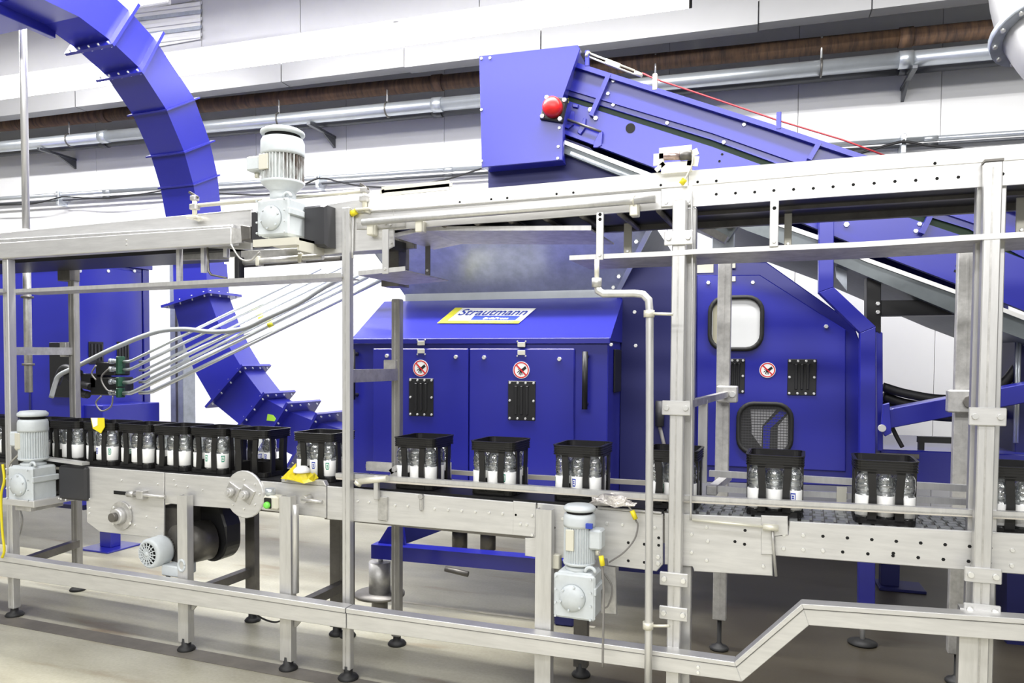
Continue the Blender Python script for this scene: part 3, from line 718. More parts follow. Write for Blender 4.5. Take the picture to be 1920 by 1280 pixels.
MB().box(-.5, 2.2, YF+.44, YF+.47, 2.235, 2.36).build('rear_side_plate', dsteel, o4)
MB().box(-.5, 2.2, YF+.2, YF+.23, 2.25, 2.265).build('wear_strip', dsteel, o4)
# ---------------------------------------------------------------- guard trays under the upper conveyor
def tray(label, pts, h, depth, ends=(True, True), m=post_m):
    P = [at(x, y, YF-.06) for x, y in pts]
    t = thing('guard_tray', label, 'tray', P[0])
    for a, b in zip(P, P[1:]):
        MB().bar(a-Vector((0, 0, h/2)), b-Vector((0, 0, h/2)), .006, h).build('front_lip', m, t)
        up = Vector((0, 0, .005)); bk = Vector((0, depth, 0)); lo = Vector((0, 0, -h))
        MB().hexa([a+lo, b+lo, b+lo+bk, a+lo+bk, a+lo+up, b+lo+up, b+lo+bk+up, a+lo+bk+up]).build('tray_floor', steel2, t)
    return t
tray('long guard tray under the upper conveyor at the left', [(27, 542), (340, 527), (640, 511)], .022, .16)
tray('long guard tray under the upper conveyor at the right, across the conveyor legs', [(1068, 479), (1258, 470.5), (1303, 467), (1620, 453), (1838, 439), (2400, 407.5)], .02, .34)
tray('short guard tray end just right of the bare front post', [(672, 508), (760, 499)], .022, .46)
tray('stub of guard tray at the left image edge', [(-420, 556), (7, 541)], .022, .16)
def hanger(lab, x0, x1, y0, y1, Y, m=post_m, holes=()):
    a, b = at(x0, y0, Y), at(x1, y1, Y)
    t = thing('tray_hanger', lab, 'hanger', ((a.x+b.x)/2, Y, b.z))
    MB().box(a.x, b.x, Y, Y+.008, b.z, a.z, .002).build('strap', m, t)
    if holes: px_holes(t, holes, Y, .008)
    px_bolts(t, [((x0+x1)/2, y1-9)], Y, .008)
hanger('flat tray hanger with two holes left of the clamped post', 1118, 1131, 398, 487, YF-.07, holes=[(1125, 402), (1125, 411)])
hanger('flat tray hanger with a slot right of the clamped post', 1444, 1459, 377, 462, YF-.07, holes=[(1452, 390)])
hanger('flat tray hanger right of the bare front post', 716, 728, 430, 513, YF-.07)
hanger('brown stained rear tray hanger before the hopper sheet', 1170, 1184, 400, 480, YF+.36, m=plate_m)
hanger('dark rear tray hanger above the left press door', 797, 806, 445, 516, YF+.36, m=dsteel)
hanger('brass coloured rear hanger before the conveyor drip tray', 1471, 1484, 400, 466, YF+.36, m=plate_m)
hanger('rear tray hanger at the right image edge', 1906, 1924, 370, 440, YF+.3, m=plate_m)
# galvanised lever arm and block behind the clamped post
t = thing('lever_arm', 'galvanised lever arm and bracket under the upper conveyor right of the clamped post', 'arm', at(1355, 440, 3.9))
a, b = at(1305, 420, 3.7), at(1362, 450, 3.7); MB().bar(a, b, .05, .035).build('arm', steel2, t)
a, b = at(1336, 410, 3.9), at(1376, 466, 3.9); MB().box(a.x, b.x, 3.9, 3.95, b.z, a.z, .004).build('bracket_plate', galv, t)
MB().bar(at(1336, 417, 3.88), at(1374, 440, 3.88), .05, .085).build('side_plate', gtray, t)
a = at(1370, 421, 3.88); MB().cyl(a, a-Vector((0, .04, 0)), .025, n=10).build('bolt', dsteel, t)

# ================================================================ gearmotors
def gearmotor(label, cpx, Y, r, gh, gw, zf0, zf1, zc1, ztop, old=False, tb=1, ps=-1):
    c = at(*cpx, Y); T = Matrix.Translation(c); M = motor_m
    t = thing('gear_motor', label, 'motor', c)
    y = -gw*.45
    mb = MB(T)
    mb.box(-gw/2, gw/2, -gw*.42, gw*.42, 0, gh, .012)
    mb.box(-gw/2-.008, gw/2+.008, y, -gw*.36, .004, gh-.006, .008)
    mb.box(gw*.40, gw/2+.012, -gw*.44, gw*.44, gh*.55, gh*.72, .004)
    gb = mb.build('gearbox', M, t)
    MB(T).lathe([(.001, .022), (gw*.24, .022), (gw*.27, .016), (gw*.33, .014), (gw*.35, 0), (.001, 0)], (-gw*.04, y, gh*.47), 28, (0, -1, 0)).build('cover_flange', M, gb)
    bp = [(-gw*.04+gw*.30*math.cos(a*PI/3+.3), gh*.47+gw*.30*math.sin(a*PI/3+.3)) for a in range(6)]
    bp += [(sx*gw*.46, gh*sz) for sx in (-1, 1) for sz in (.08, .36, .64, .92)]
    bolts(gb, bp, y-.014, .006, .008, M, T=T)
    MB(T).tube([(gw*.38+.022*math.cos(a*PI/8), -gw*.3, gh+.002+.022*math.sin(a*PI/8)) for a in range(9)], .008, 6).build('lifting_eye', M, gb)
    MB(T).lathe([(gw*.36, gh-.004), (gw*.36, gh+.012), (r*.62, gh+.02), (r*.62, lerp(gh, zf0, .5)), (r*1.0, zf0-.012), (r*1.05, zf0)], (0, 0, 0), 28).build('adapter', M, t)
    ring = []; n = 36
    for i in range(n*2):
        a = i*PI/n; q = r if i % 2 == 0 else r*.89
        for da in (-.02, .02): ring.append((q*math.cos(a+da), q*math.sin(a+da)))
    st = MB(T).loft([[(p, q, z) for p, q in ring] for z in (zf0, zf1)], False, True).build('finned_housing', motor_old if old else M, t)
    cp = MB(T).lathe([(.01, zf1), (r*1.02, zf1), (r*1.04, zf1+.012), (r*1.03, zc1-.015), (r*.96, zc1), (r*.8, zc1+.004)], (0, 0, 0), 32).build('fan_cover', M, t)
    zg = lerp(zc1, ztop, .36)
    MB(T).lathe([(.01, zc1), (r*.84, zc1), (r*.84, zg+.004), (.01, zg+.006)], (0, 0, 0), 24).build('cover_gap', hole_m, cp)
    MB(T).lathe([(.01, zg), (r*1.0, zg), (r*1.05, zg+.008), (r*1.03, lerp(zg, ztop, .55)), (r*.85, lerp(zg, ztop, .9)), (r*.3, ztop), (.002, ztop)], (0, 0, 0), 32).build('rain_cap', M, t)
    x0, x1 = sorted((tb*r*.80, tb*r*1.62)); zz = lerp(zf0, zf1, .42)
    tbo = MB(T).box(x0, x1, -r*.75, r*.35, zz, zf1-.002, .008).build('terminal_box', M, t)
    gx = tb*r*1.3
    MB(T).cyl((gx, -r*.3, zz), (gx, -r*.3, zz-.025), .012, n=10).build('cable_gland', plate_m, tbo)
    MB(T).box(ps*r*.34-r*.27, ps*r*.34+r*.27, -r*1.03, -r*.9, lerp(zf0, zf1, .36), zf1-.006, .002).build('name_plate', plate_m, st)
    return t, c, T
g1, c1_, T1 = gearmotor('pale grey gearmotor on the upper conveyor with brown streaked fins', (531, 447), YF-.12, .102, .185, .175, .275, .40, .485, .535, old=True, tb=-1)
g2, c2_, T2 = gearmotor('grey gearmotor with blue tag in front of the middle lower conveyor', (1085, 1152), YF-.12, .067, .20, .165, .235, .385, .438, .478, tb=1)
g3, c3_, T3 = gearmotor('grey gearmotor on a bracket at the left end of the lower conveyor', (64, 935), YF-.09, .078, .205, .19, .25, .405, .475, .53, tb=-1)
MB(T2).box(.045, .073, -.066, -.05, .39, .41).build('blue_tag', bluep, g2, label='small blue tag')
# support shelf of the left gearmotor, its guard box
p = at(64, 935, YF-.15)
t = thing('motor_shelf', 'steel angle shelf carrying the left gearmotor', 'shelf', (p.x, YF-.1, p.z))
a, b = at(4, 930, YF-.19), at(63, 939, YF-.19)
MB().box(a.x, b.x, YF-.19, YF+.1, p.z-.042, p.z-.004, .003).build('front_angle', steel, t)
a, b = at(63, 941, YF-.18), at(104, 930, YF-.0)
MB().box(b.x-.10, b.x+.03, YF-.18, YF+.03, p.z-.07, p.z-.004, .003).build('side_plate', steel2, t)
a, b = at(108, 872, YF-.03), at(160, 940, YF-.03)
t = thing('guard_box', 'black plastic chain guard box beside the left gearmotor', 'guard', ((a.x+b.x)/2, YF, b.z))
MB().box(a.x, b.x, YF-.03, YF+.22, b.z, a.z, .012).build('box', chargrey, t)
mb = MB(); a, b = at(78, 858, YF-.02), at(161, 869, YF-.02); mb.bar(a, b, .05, .016); mb.build('lid', steel, t)
px_bolts(t, [(111, 934), (115, 935), (124, 937)], YF-.03, .007)
# horizontal motor with belt guard
Ym = YF-.10
c = at(275, 1039, Ym)
T = Matrix.Translation(c) @ Matrix.Rotation(-PI/2, 4, 'X') @ Matrix.Rotation(PI, 4, 'Z')   # local z points away along +Y
t = thing('drive_motor', 'horizontal grey motor with round fan grille under the left conveyor', 'motor', c)
MB(T).lathe([(.001, .03), (.060, .03), (.063, .002), (.083, .02), (.086, .10), (.083, .115), (.01, .115)], (0, 0, 0), 32).build('fan_cover', motor_m, t)
mb = MB(T)
for i in range(16):
    a = i*PI/8; mb.bar((.014*math.cos(a), .014*math.sin(a), -.001), (.062*math.cos(a), .062*math.sin(a), .001), .005, .004, (0, 0, 1))
mb.lathe([(.002, -.004), (.013, -.004), (.015, .004), (.002, .004)], (0, 0, 0), 14)
for q in (.03, .046): mb.tube([(q*math.cos(k*PI/12), q*math.sin(k*PI/12), 0) for k in range(25)], .0022, 4)
mb.build('fan_grille', motor_m, t)
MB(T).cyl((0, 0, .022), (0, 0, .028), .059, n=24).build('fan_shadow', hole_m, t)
ring = []
for i in range(60):
    a = i*PI/30; q = .078 if i % 2 else .068
    for da in (-.02, .02): ring.append((q*math.cos(a+da), q*math.sin(a+da)))
MB(T).loft([[(p, q, z) for p, q in ring] for z in (.115, .30)], False, True).build('finned_housing', dsteel, t)
MB(T).cyl((0, 0, .30), (0, 0, .40), .09, n=28).build('flange', dsteel, t)
MB().box(c.x+.05, c.x+.18, c.y+.05, c.y+.18, c.z-.125, c.z-.065, .006).build('terminal_box', motor_m, t)
MB().cyl((c.x+.06, c.y+.09, c.z-.125), (c.x+.06, c.y+.09, c.z-.17), .012, n=8).build('cable_gland', cable_m, t)
MB().tube([(c.x+.21+.022*math.cos(k*PI/8), c.y+.04, c.z-.05+.03*math.sin(k*PI/8)) for k in range(17)], .007, 6).build('lifting_eye', motor_m, t)
bg = thing('belt_guard', 'black rounded belt guard under the left conveyor behind the front leg', 'guard', at(395, 1040, YF+.2))
c = at(394, 1016, YF+.2); r = .115
pol = [(c.x+r*math.cos(a), c.z+r*math.sin(a)) for a in [(-PI+k*PI/16) for k in range(17)]]
pol += [(c.x+r, c.z+.1), (c.x+.04, c.z+.3), (c.x-r, c.z+.3)]
MB().prism(pol, YF+.2, YF+.32, 'y', .01).build('guard_shell', black, bg)
a, b = at(333, 985, YF+.1), at(388, 1050, YF+.1)
MB().cyl(((a.x+b.x)/2-.03, YF+.02, (a.z+b.z)/2), ((a.x+b.x)/2+.02, YF+.2, (a.z+b.z)/2), .115, n=28).build('guard_drum', dsteel, bg)
a, b = at(309, 946, YF+.1), at(352, 1012, YF+.1)
tag(MB().box(a.x, b.x, YF+.06, YF+.3, b.z, a.z, .006).build('gear_housing', dsteel), 'dark gear housing under the left conveyor beside the bearing plate', 'housing')

# ---------------------------------------------------------------- sensors, button box, cables, film
t = thing('button_box', 'small cream button box with a green button on the left conveyor', 'switch', at(506, 940, YF-.08))
a, b = at(492, 928, YF-.08), at(519, 957, YF-.08)
bb = MB().box(a.x, b.x, YF-.08, YF-.02, b.z, a.z, .01).build('box', plate_m, t)
p = at(503, 944, YF-.08); MB().box(p.x-.024, p.x+.02, YF-.083, YF-.08, p.z-.024, p.z+.03, .004).build('label_field', blackp, bb)
MB().lathe([(.001, .02), (.014, .02), (.018, .012), (.018, 0), (.001, 0)], (p.x, YF-.083, p.z-.006), 16, (0, -1, 0)).build('push_button', grbtn, bb, label='green push button')
p = at(507, 925, YF-.05); MB().cyl(p-Vector((0, 0, .01)), p+Vector((0, 0, .028)), .026, n=16).build('cable_entry', pipe_m, t)
t = thing('yellow_film', 'crumpled bright yellow plastic film lying on the conveyor edge', 'film', at(566, 890, YF))
random.seed(3)
mb = MB(); rr = []
c = at(566, 895, YF-.01)
for j in range(4):
    rr.append([(c.x+(.092-.012*j)*math.cos(k*PI/6)*(1+.22*random.uniform(-1, 1)), c.y+.06*math.sin(k*PI/6), c.z+.012*j+.009*random.uniform(-1, 1)-.012) for k in range(12)])
mb.loft(rr, False, True); mb.build('film', ypaper, t)
a = at(548, 886, YF-.02); MB().prism([(a.x-.05, a.z-.03), (a.x+.04, a.z-.03), (a.x+.045, a.z+.055)], YF-.05, YF-.045, 'y').build('raised_flap', ypaper, t)
c = at(566, 885, YF-.03); MB().lathe([(.001, .034), (.024, .031), (.042, .014), (.044, 0), (.001, 0)], c, 16).build('white_lump', paper, t)
t = thing('crumpled_foil', 'crumpled pinkish foil lying on the conveyor edge above the middle gearmotor', 'foil', at(1150, 935, YF))
mb = MB(); rr = []; c = at(1148, 937, YF-.03)
for j in range(5):
    rr.append([(c.x+(.10-.02*abs(j-1))*math.cos(k*PI/7)*(1+.25*random.uniform(-1, 1)), c.y+.03*math.sin(k*PI/7), c.z-.018+.009*j+.01*random.uniform(-1, 1)) for k in range(14)])
mb.loft(rr, False, True); mb.build('foil_lump', foil, t)
def wire(label, pts, Y, r=.004, m=gcable, name='cable'):
    P = [at(x, y, Y) for x, y in pts]
    return tag(MB().tube(smooth_path(P), r, 6).build(name, m), label, 'cable')
wire('thin grey cable from the foil past the yellow sleeve beside the middle gearmotor', [(1172, 940), (1185, 958), (1192, 975), (1196, 985), (1190, 1010), (1170, 1035), (1142, 1054)], YF-.04)
wire('grey cable hanging from the terminal box of the middle gearmotor', [(1124, 1034), (1129, 1060), (1132, 1110), (1131, 1180), (1130, 1250)], YF-.2, .005)
for lab, (a, b) in (('yellow cable sleeve on the thin cable right of the middle gearmotor', ((1185, 957), (1192, 973))), ('yellow cable sleeve under the terminal box of the middle gearmotor', ((1127, 1042), (1130, 1060)))):
    Y = YF-.05 if a[0] > 1150 else YF-.21
    tag(MB().cyl(at(*a, Y), at(*b, Y), .0105, n=10).build('cable_sleeve', yellow), lab, 'sleeve')
wire('cable loop looped round behind the middle gearbox', [(1133, 1075), (1146, 1095), (1147, 1115), (1140, 1135), (1133, 1140)], YF-.02, .004)
wire('yellow green earth cable hanging at the left image edge', [(5, 870), (8, 900), (2, 930), (4, 990), (8, 1030), (4, 1045)], YF-.15, .008, yellow)
wire('grey cables from the left terminal box running down behind the post', [(27, 838), (35, 850), (18, 870), (14, 890)], YF-.1, .006, steel2)
wire('pale cable curving down below the left motor shelf', [(35, 950), (42, 970), (40, 990), (34, 1010)], YF+.05, .006, steel2)
wire('dark cable bundle hanging under the kick rail near the second front leg', [(472, 1143), (490, 1158), (515, 1166), (535, 1160)], YF-.02, .005, cable_m)
wire('cable from the upper drive sensor sagging below the motor platform', [(433, 458), (445, 478), (455, 487), (470, 488), (487, 472)], YF-.08, .005, steel2)
wire('thin cable running along the upper middle conveyor from the bare post', [(661, 484), (662, 420), (663, 402), (672, 397), (760, 390.5), (980, 373), (1240, 352), (1288, 349)], YF-.012, .005, post_m)
tag(MB().cyl(at(659, 401, YF-.02), at(668, 396, YF-.02), .016, n=8).build('cable_tape', yellow), 'yellow tape holding the thin cable on top of the bare post', 'tape')
wire('thin conduit wire running down beside the clamped post', [(1296, 345), (1298, 480), (1297, 700), (1296, 850), (1295, 975)], YF-.03, .005, post_m)
wire('cable loop from the photo sensor down to the upper conveyor seam', [(1299, 290), (1297, 310), (1285, 335), (1278, 348)], YF-.05, .004, plate_m)
t = thing('photo_sensor', 'steel framed photo sensor standing on the upper conveyor before the blue incline', 'sensor', at(1268, 318, YF-.02))
P = [at(x, y, YF-.03) for x, y in ((1236, 288), (1297, 282), (1301, 293), (1298, 311), (1240, 316), (1235, 310))]
mb = MB()
for a, b in zip(P, P[1:]+P[:1]): mb.bar(a, b, .045, .007, (0, 1, 0))
mb.build('frame', plate_m, t)
a, b = at(1245, 293, YF-.04), at(1276, 292, YF-.04); MB().cyl(a, b, .017, n=12).build('barrel', mat('copper_barrel', (.55, .42, .38), .25, .7), t)
a, b = at(1276, 292, YF-.04), at(1297, 290, YF-.04); MB().cyl(a, b, .02, n=12).build('connector', dsteel, t)
tag(MB().cyl(at(1277, 345, YF-.05), at(1284, 336, YF-.05), .012, n=8).build('cable_tape', yellow), 'pale yellow tape under the photo sensor', 'tape')
# stop actuators above the upper conveyor
for nm, px0, lab in (('a', (365, 400), 'at left of the upper gearmotor'), ('b', (684, 385), 'above the bare front post')):
    x, y = px0
    t = thing('rod_mount', 'small vertical clamp mount holding the thin rod, '+lab, 'mount', at(x, y, YF))
    a = at(x, y+8, YF-.01); b = at(x, y-34, YF-.01)
    MB().cyl(a, b, .013, n=10).build('pin', plate_m, t)
    MB().cbox(at(x, y-12, YF-.01), .045, .04, .03, .004).cbox(at(x, y-28, YF-.01), .035, .04, .025, .004).build('clamp', steel2, t)
    MB().cyl(a-Vector((0, 0, .0)), a+Vector((.03, 0, -.01)), .012).cbox(a, .08, .05, .012, .003).build('foot_plate', plate_m, t)
    c, d = at(x-(10 if nm == 'a' else 8), y-40, YF-.01), at(x+6, y-30, YF-.01)
    MB().bar(c, d, .012, .012).build('lever', dsteel, t)
tag(MB().cyl(at(372, 385, YF-.0), at(682, 358, YF-.0), .011, n=10).build('guide_rod', plate_m), 'thin horizontal rod running behind the upper gearmotor', 'rod')
t = thing('flat_bar_loop', 'thin flat steel loop lying on the upper conveyor left of the head box', 'bar', at(780, 358, YF))
P = [at(x, y, YF+.05) for x, y in ((716, 356), (843, 344), (843, 350), (717, 363))]
mb = MB()
for a, b in zip(P, P[1:]+P[:1]): mb.bar(a, b, .03, .006, (0, 1, 0))
mb.build('bar_loop', plate_m, t)
# pneumatic cylinder below the drive section
t = thing('air_cylinder', 'slim air cylinder with black end block below the upper drive section', 'cylinder', at(540, 488, YF))
a, b = at(455, 492, YF+.02), at(605, 481, YF+.02)
MB().cyl(a, b, .017, n=14).build('barrel', post_m, t)
MB().cyl(at(455, 498, YF+.05), at(640, 484, YF+.05), .012, n=10).build('return_rod', dsteel, t)
for k in (.22, .75): p = a.lerp(b, k); MB().cbox(p, .022, .045, .05, .003).build('clamp', plate_m, t)
p = at(441, 505, YF+.02); MB().cbox(p, .055, .04, .13, .005).build('end_block', whitey, t)
p = at(449, 503, YF+.0); MB().cbox(p, .03, .05, .12, .005).build('connector', black, t)
t = thing('cable_loop_bar', 'thin bent wire hanging below the upper conveyor beside the cylinder', 'wire', at(395, 500, YF))
MB().tube([at(x, y, YF) for x, y in ((389, 462), (391, 508), (396, 515), (425, 521))], .006, 6).build('wire', dsteel, t)
# ================================================================ crates and bottles
def crate_mesh(w, d, h):
    """shell of a rounded bottle crate: rim with ribs, two tapering pillars a side, open corners, floor tray"""
    rim = MB(); hw, hd, r = w/2, d/2, .035
    def outline(hw, hd, r, n=4):
        o = []
        for cx, cy, a0 in ((hw-r, hd-r, 0), (-hw+r, hd-r, PI/2), (-hw+r, -hd+r, PI), (hw-r, -hd+r, 3*PI/2)):
            for k in range(n+1): o.append((cx+r*math.cos(a0+k*PI/2/n), cy+r*math.sin(a0+k*PI/2/n)))
        return o
    def ringwall(mb, z0, z1, off0, off1, t=.006):
        A = [[(x, y, z) for x, y in outline(hw+o, hd+o, r+o)] for z, o in ((z0, off0), (z1, off1), (z1, off1-t), (z0, off0-t))]
        R = [[mb.v(p) for p in q] for q in A]; n = len(R[0])
        for a, b in ((0, 1), (1, 2), (2, 3), (3, 0)):
            for i in range(n): mb.face([R[a][i], R[a][(i+1) % n], R[b][(i+1) % n], R[b][i]])
    zb = h*.815
    ringwall(rim, h-.004, h, .004, .004, .012)
    ringwall(rim, zb+.006, h-.004, -.003, -.001)
    rim_o = rim
    rib = MB()
    for k in range(4): ringwall(rib, zb+.002+k*.0105, zb+.0065+k*.0105, .0015, .0015, .006)
    pil = []
    for ax in (0, 1):
        L, D = (hw, hd) if ax == 0 else (hd, hw)
        for s in (-1, 1):
            mb = MB()
            f = (lambda p, q, z: (p, s*q, z)) if ax == 0 else (lambda p, q, z: (s*q, p, z))
            yo, yi = D-.001, D-.011
            def slab(P):
                A = [mb.v(f(x, yo, z)) for x, z in P]; B = [mb.v(f(x, yi, z)) for x, z in P]; n = len(P)
                mb.face(A); mb.face(B[::-1])
                for i in range(n): mb.face([A[i], B[i], B[(i+1) % n], A[(i+1) % n]])
            a, b = L*.57, L*.29
            for q in (-1, 1):
                slab([(q*a*1.02, .012), (q*b, .012), (q*b*.98, h*.42), (q*b*1.15, zb-.008), (q*b*1.0, zb+.01), (q*a*1.06, zb+.01), (q*a*.94, h*.45)])
            slab([(-a*1.04, zb-.006), (a*1.04, zb-.006), (a*1.1, h-.005), (-a*1.1, h-.005)])
            slab([(-a*1.02, 0), (a*1.02, 0), (a*1.02, .020), (b*.9, .020), (b*.7, .014), (-b*.7, .014), (-b*.9, .020), (-a*1.02, .020)])
            pil.append(mb)
    base = MB(); ringwall(base, 0, .022, -.004, -.004, .02)
    base.box(-hw+.012, hw-.012, -hd+.012, hd-.012, .004, .01)
    for i in (-1, 1):
        base.box(i*w/6-.0015, i*w/6+.0015, -hd+.012, hd-.012, .01, h*.30); base.box(-hw+.012, hw-.012, i*d/6-.0015, i*d/6+.0015, .01, h*.30)
    return rim_o, rib, pil, base
def make_crate(w, d, h):
    t = thing('bottle_crate', 'black bottle crate', 'crate')
    rim, rib, pil, base = crate_mesh(w, d, h)
    rim.build('rim', crate_m, t); rib.build('rim_ribs', crate_m, t, kind='stuff'); base.build('floor_tray', crate_m, t)
    for p in pil: p.build('side_frame', crate_m, t)
    return t
HC = .253
cA = make_crate(.252, .235, HC)       # as they stand in the touching row (long side along the belt)
cB = make_crate(.226, .252, HC)       # spaced ones
# bottle
def bottle_mesh():
    hb = .228
    prof = [(.001, .002), (.026, .0), (.031, .006), (.0325, .03), (.0315, .034), (.0315, .10), (.0325, .104), (.030, .112), (.028, .118), (.031, .124), (.0335, .134), (.0335, .139), (.0322, .143), (.034, .150), (.034, .156), (.0326, .160), (.0338, .168), (.0322, .180), (.027, .194), (.019, .205), (.0125, .213), (.0125, .222)]
    return MB().lathe(prof, (0, 0, 0), 14)
b0 = thing('water_bottle', 'clear plastic bottle', 'bottle')
bottle_mesh().build('body', pet, b0)
MB().lathe([(.0322, .021), (.0335, .023), (.0335, .106), (.0322, .108)], (0, 0, 0), 20).build('paper_label', paper, b0)
MB().lathe([(.001, .212), (.0155, .212), (.0155, .230), (.0145, .232), (.001, .232)], (0, 0, 0), 14).build('cap', purple, b0)
def emblem(m, parent):
    mb = MB(); R = .0338
    def strip(a0, a1, z0, z1):
        n = 3; r0 = [mb.v((R*math.cos(lerp(a0, a1, k/n)), R*math.sin(lerp(a0, a1, k/n)), z0)) for k in range(n+1)]
        r1 = [mb.v((R*math.cos(lerp(a0, a1, k/n)), R*math.sin(lerp(a0, a1, k/n)), z1)) for k in range(n+1)]
        for k in range(n): mb.face([r0[k], r0[k+1], r1[k+1], r1[k]], True)
    strip(-.28, .28, .092, .098); strip(-.28, -.19, .066, .092); strip(.19, .28, .066, .092); strip(-.21, .21, .059, .066)
    strip(-.12, .12, .071, .077); strip(-.12, .10, .081, .087); strip(-.04, .04, .071, .087)
    return mb.build('shield_emblem', m, parent)
lab0 = [c for c in b0.children if c.name.startswith('paper_label')][0]
b1 = dup(b0); b2 = dup(b0)
emblem(bluep, [c for c in b1.children if c.name.startswith('paper_label')][0])
emblem(greenp, [c for c in b2.children if c.name.startswith('paper_label')][0])
protos = [b0, b1, b2]
ROWN = ('front', 'middle', 'rear'); COLN = ('left', 'centre', 'right')
used = [False]*3; usedc = {}
random.seed(11)
ZB = .9705
def place_crate(proto, x, yc, label, w, d, place, fill=True):
    if proto not in usedc: o = proto; usedc[proto] = 1
    else: o = dup(proto)
    o.location = (x, yc, ZB); o['label'] = label; o['group'] = 'black bottle crates on the conveyor'
    if not fill: return
    for j in range(3):
        for i in range(3):
            if isinstance(fill, (list, tuple)) and (j, i) not in fill: continue
            k = random.choice((0, 0, 0, 1, 2))
            if not used[k]: b = protos[k]; used[k] = True
            else: b = dup(protos[k])
            b.location = (x+(i-1)*w/3*.97, yc+(j-1)*d/3*.97, ZB+.0105)
            # emblem turned roughly towards the aisle but at any angle
            b.rotation_euler = (0, 0, -PI/2+random.uniform(-1.3, 1.3))
            mark = ('plain', 'blue marked', 'green marked')[k]
            b.scale = (1.06, 1.06, .93)
            b['label'] = f'{mark} clear bottle, {ROWN[j]} {COLN[i]} in {place}'
            b['group'] = 'bottles in the crates'
YC = YF+.06
wA, dA, wB, dB = .252, .235, .226, .252
left = [(500, 1), (422, 1), (350, 1), (281, 1), (213, 1), (147, 1), (84, 1), (23, 1), (-38, 1)]
names = ['sixth', 'fifth', 'fourth', 'third', 'second', 'first']
desc = ['nearly empty crate right in touching row', 'second crate from right, touching row', 'third crate from right, touching row',
        'fourth crate from right, touching row', 'crate with the yellow wrapper', 'crate just right of the left gearmotor',
        'crate behind the left gearmotor', 'crate behind the leftmost post', 'crate at the left image edge']
for (x, _), dsc in zip(left, desc):
    X = at(x-3, 800, YC).x - wA/2
    place_crate(cA, X, YC+dA/2, 'black '+dsc, wA, dA, 'the '+dsc, fill=True if x != 500 else [(2, 1), (2, 0)])
spaced = [(545, cA, wA, dA, 'crate beside the yellow film'), (734, cB, wB, dB, 'spaced crate right of bare post'), (878, cB, wB, dB, 'crate below the right press window'),
          (1033, cB, wB, dB, 'crate above the middle gearmotor'), (1206, cB, wB, dB, 'crate behind the clamped post'), (1397, cB, wB, dB, 'crate below the mesh door window'),
          (1602, cB, wB, dB, 'crate before the blue column'), (1858, cB, wB, dB, 'crate at the right image edge')]
for x, pr, w, d, dsc in spaced:
    X = at(x+2, 840, YC).x + w/2
    place_crate(pr, X, YC+d/2, 'black '+dsc, w, d, 'the '+dsc)
# wrapper on a crate of the touching row
p = at(185, 790, YC-.012)
t = thing('yellow_wrapper', 'yellow and white wrapper hanging on the rim of a crate in the left row', 'wrapper', p)
MB().prism(sheet([(171, 783), (196, 783), (197, 800), (190, 812), (175, 803)], YC-.008), YC-.012, YC-.008, 'y').build('wrapper', yellow, t)
MB().prism(sheet([(171, 783), (183, 783), (183, 797), (175, 801)], YC-.0125), YC-.0135, YC-.0125, 'y').build('white_part', paper, t)
# ================================================================ the briquette press and its machines (frame turned by 4 degrees)
def mpoly(pts, v): return [(p.x, p.z) for p in (mv(x, y, v) for x, y in pts)]
def mprism(pts, v0, v1, bev=0, vp=None): return MB(RM).prism(mpoly(pts, vp or v0), v0, v1, 'y', bev)
def mrect(x0, y0, x1, y1, v): 
    a, b = mv(x0, y0, v), mv(x1, y1, v); c, d = mv(x0, y1, v), mv(x1, y0, v)
    return min(a.x, c.x), max(b.x, d.x), (c.z+b.z)/2, (a.z+d.z)/2
def mbolts(parent, pts, v, r=.010, h=.008, m=None, name='bolt_heads'):
    return bolts(parent, [(p.x, p.z) for p in (mv(x, y, v) for x, y in pts)], v, r, h, m, name, RM)
def rrect(cx, cz, hw, hh, r, n=5):
    o = []
    for sx, sz, a0 in ((1, 1, 0), (-1, 1, PI/2), (-1, -1, PI), (1, -1, 3*PI/2)):
        for k in range(n+1): o.append((cx+sx*(hw-r)+r*math.cos(a0+k*PI/2/n), cz+sz*(hh-r)+r*math.sin(a0+k*PI/2/n)))
    return o
def recessed_handle(parent, x0, y0, x1, y1, v, rows=4):
    """black ribbed grip plate let into a door, with screws"""
    a, b, z0, z1 = mrect(x0, y0, x1, y1, v)
    t = MB(RM).box(a, b, v-.006, v, z0, z1, .003).build('grip_plate', black, parent)
    mb = MB(RM); w = b-a
    for k in (.30, .5, .70): mb.box(a+w*(k-.05), a+w*(k+.05), v-.014, v-.006, z0+.035, z1-.03, .003)
    mb.box(a+w*.2, a+w*.8, v-.012, v-.006, z1-.03, z1-.02).build('grip_rib', black, t)
    pts = [(lerp(a+.012, b-.012, k/3), z) for k in range(4) for z in (z0+.012, z1-.012)] + [(a+.012, (z0+z1)/2), (b-.012, (z0+z1)/2)]
    bolts(t, pts, v-.006, .0085, .005, bolt_m, 'screws', RM)
    return t
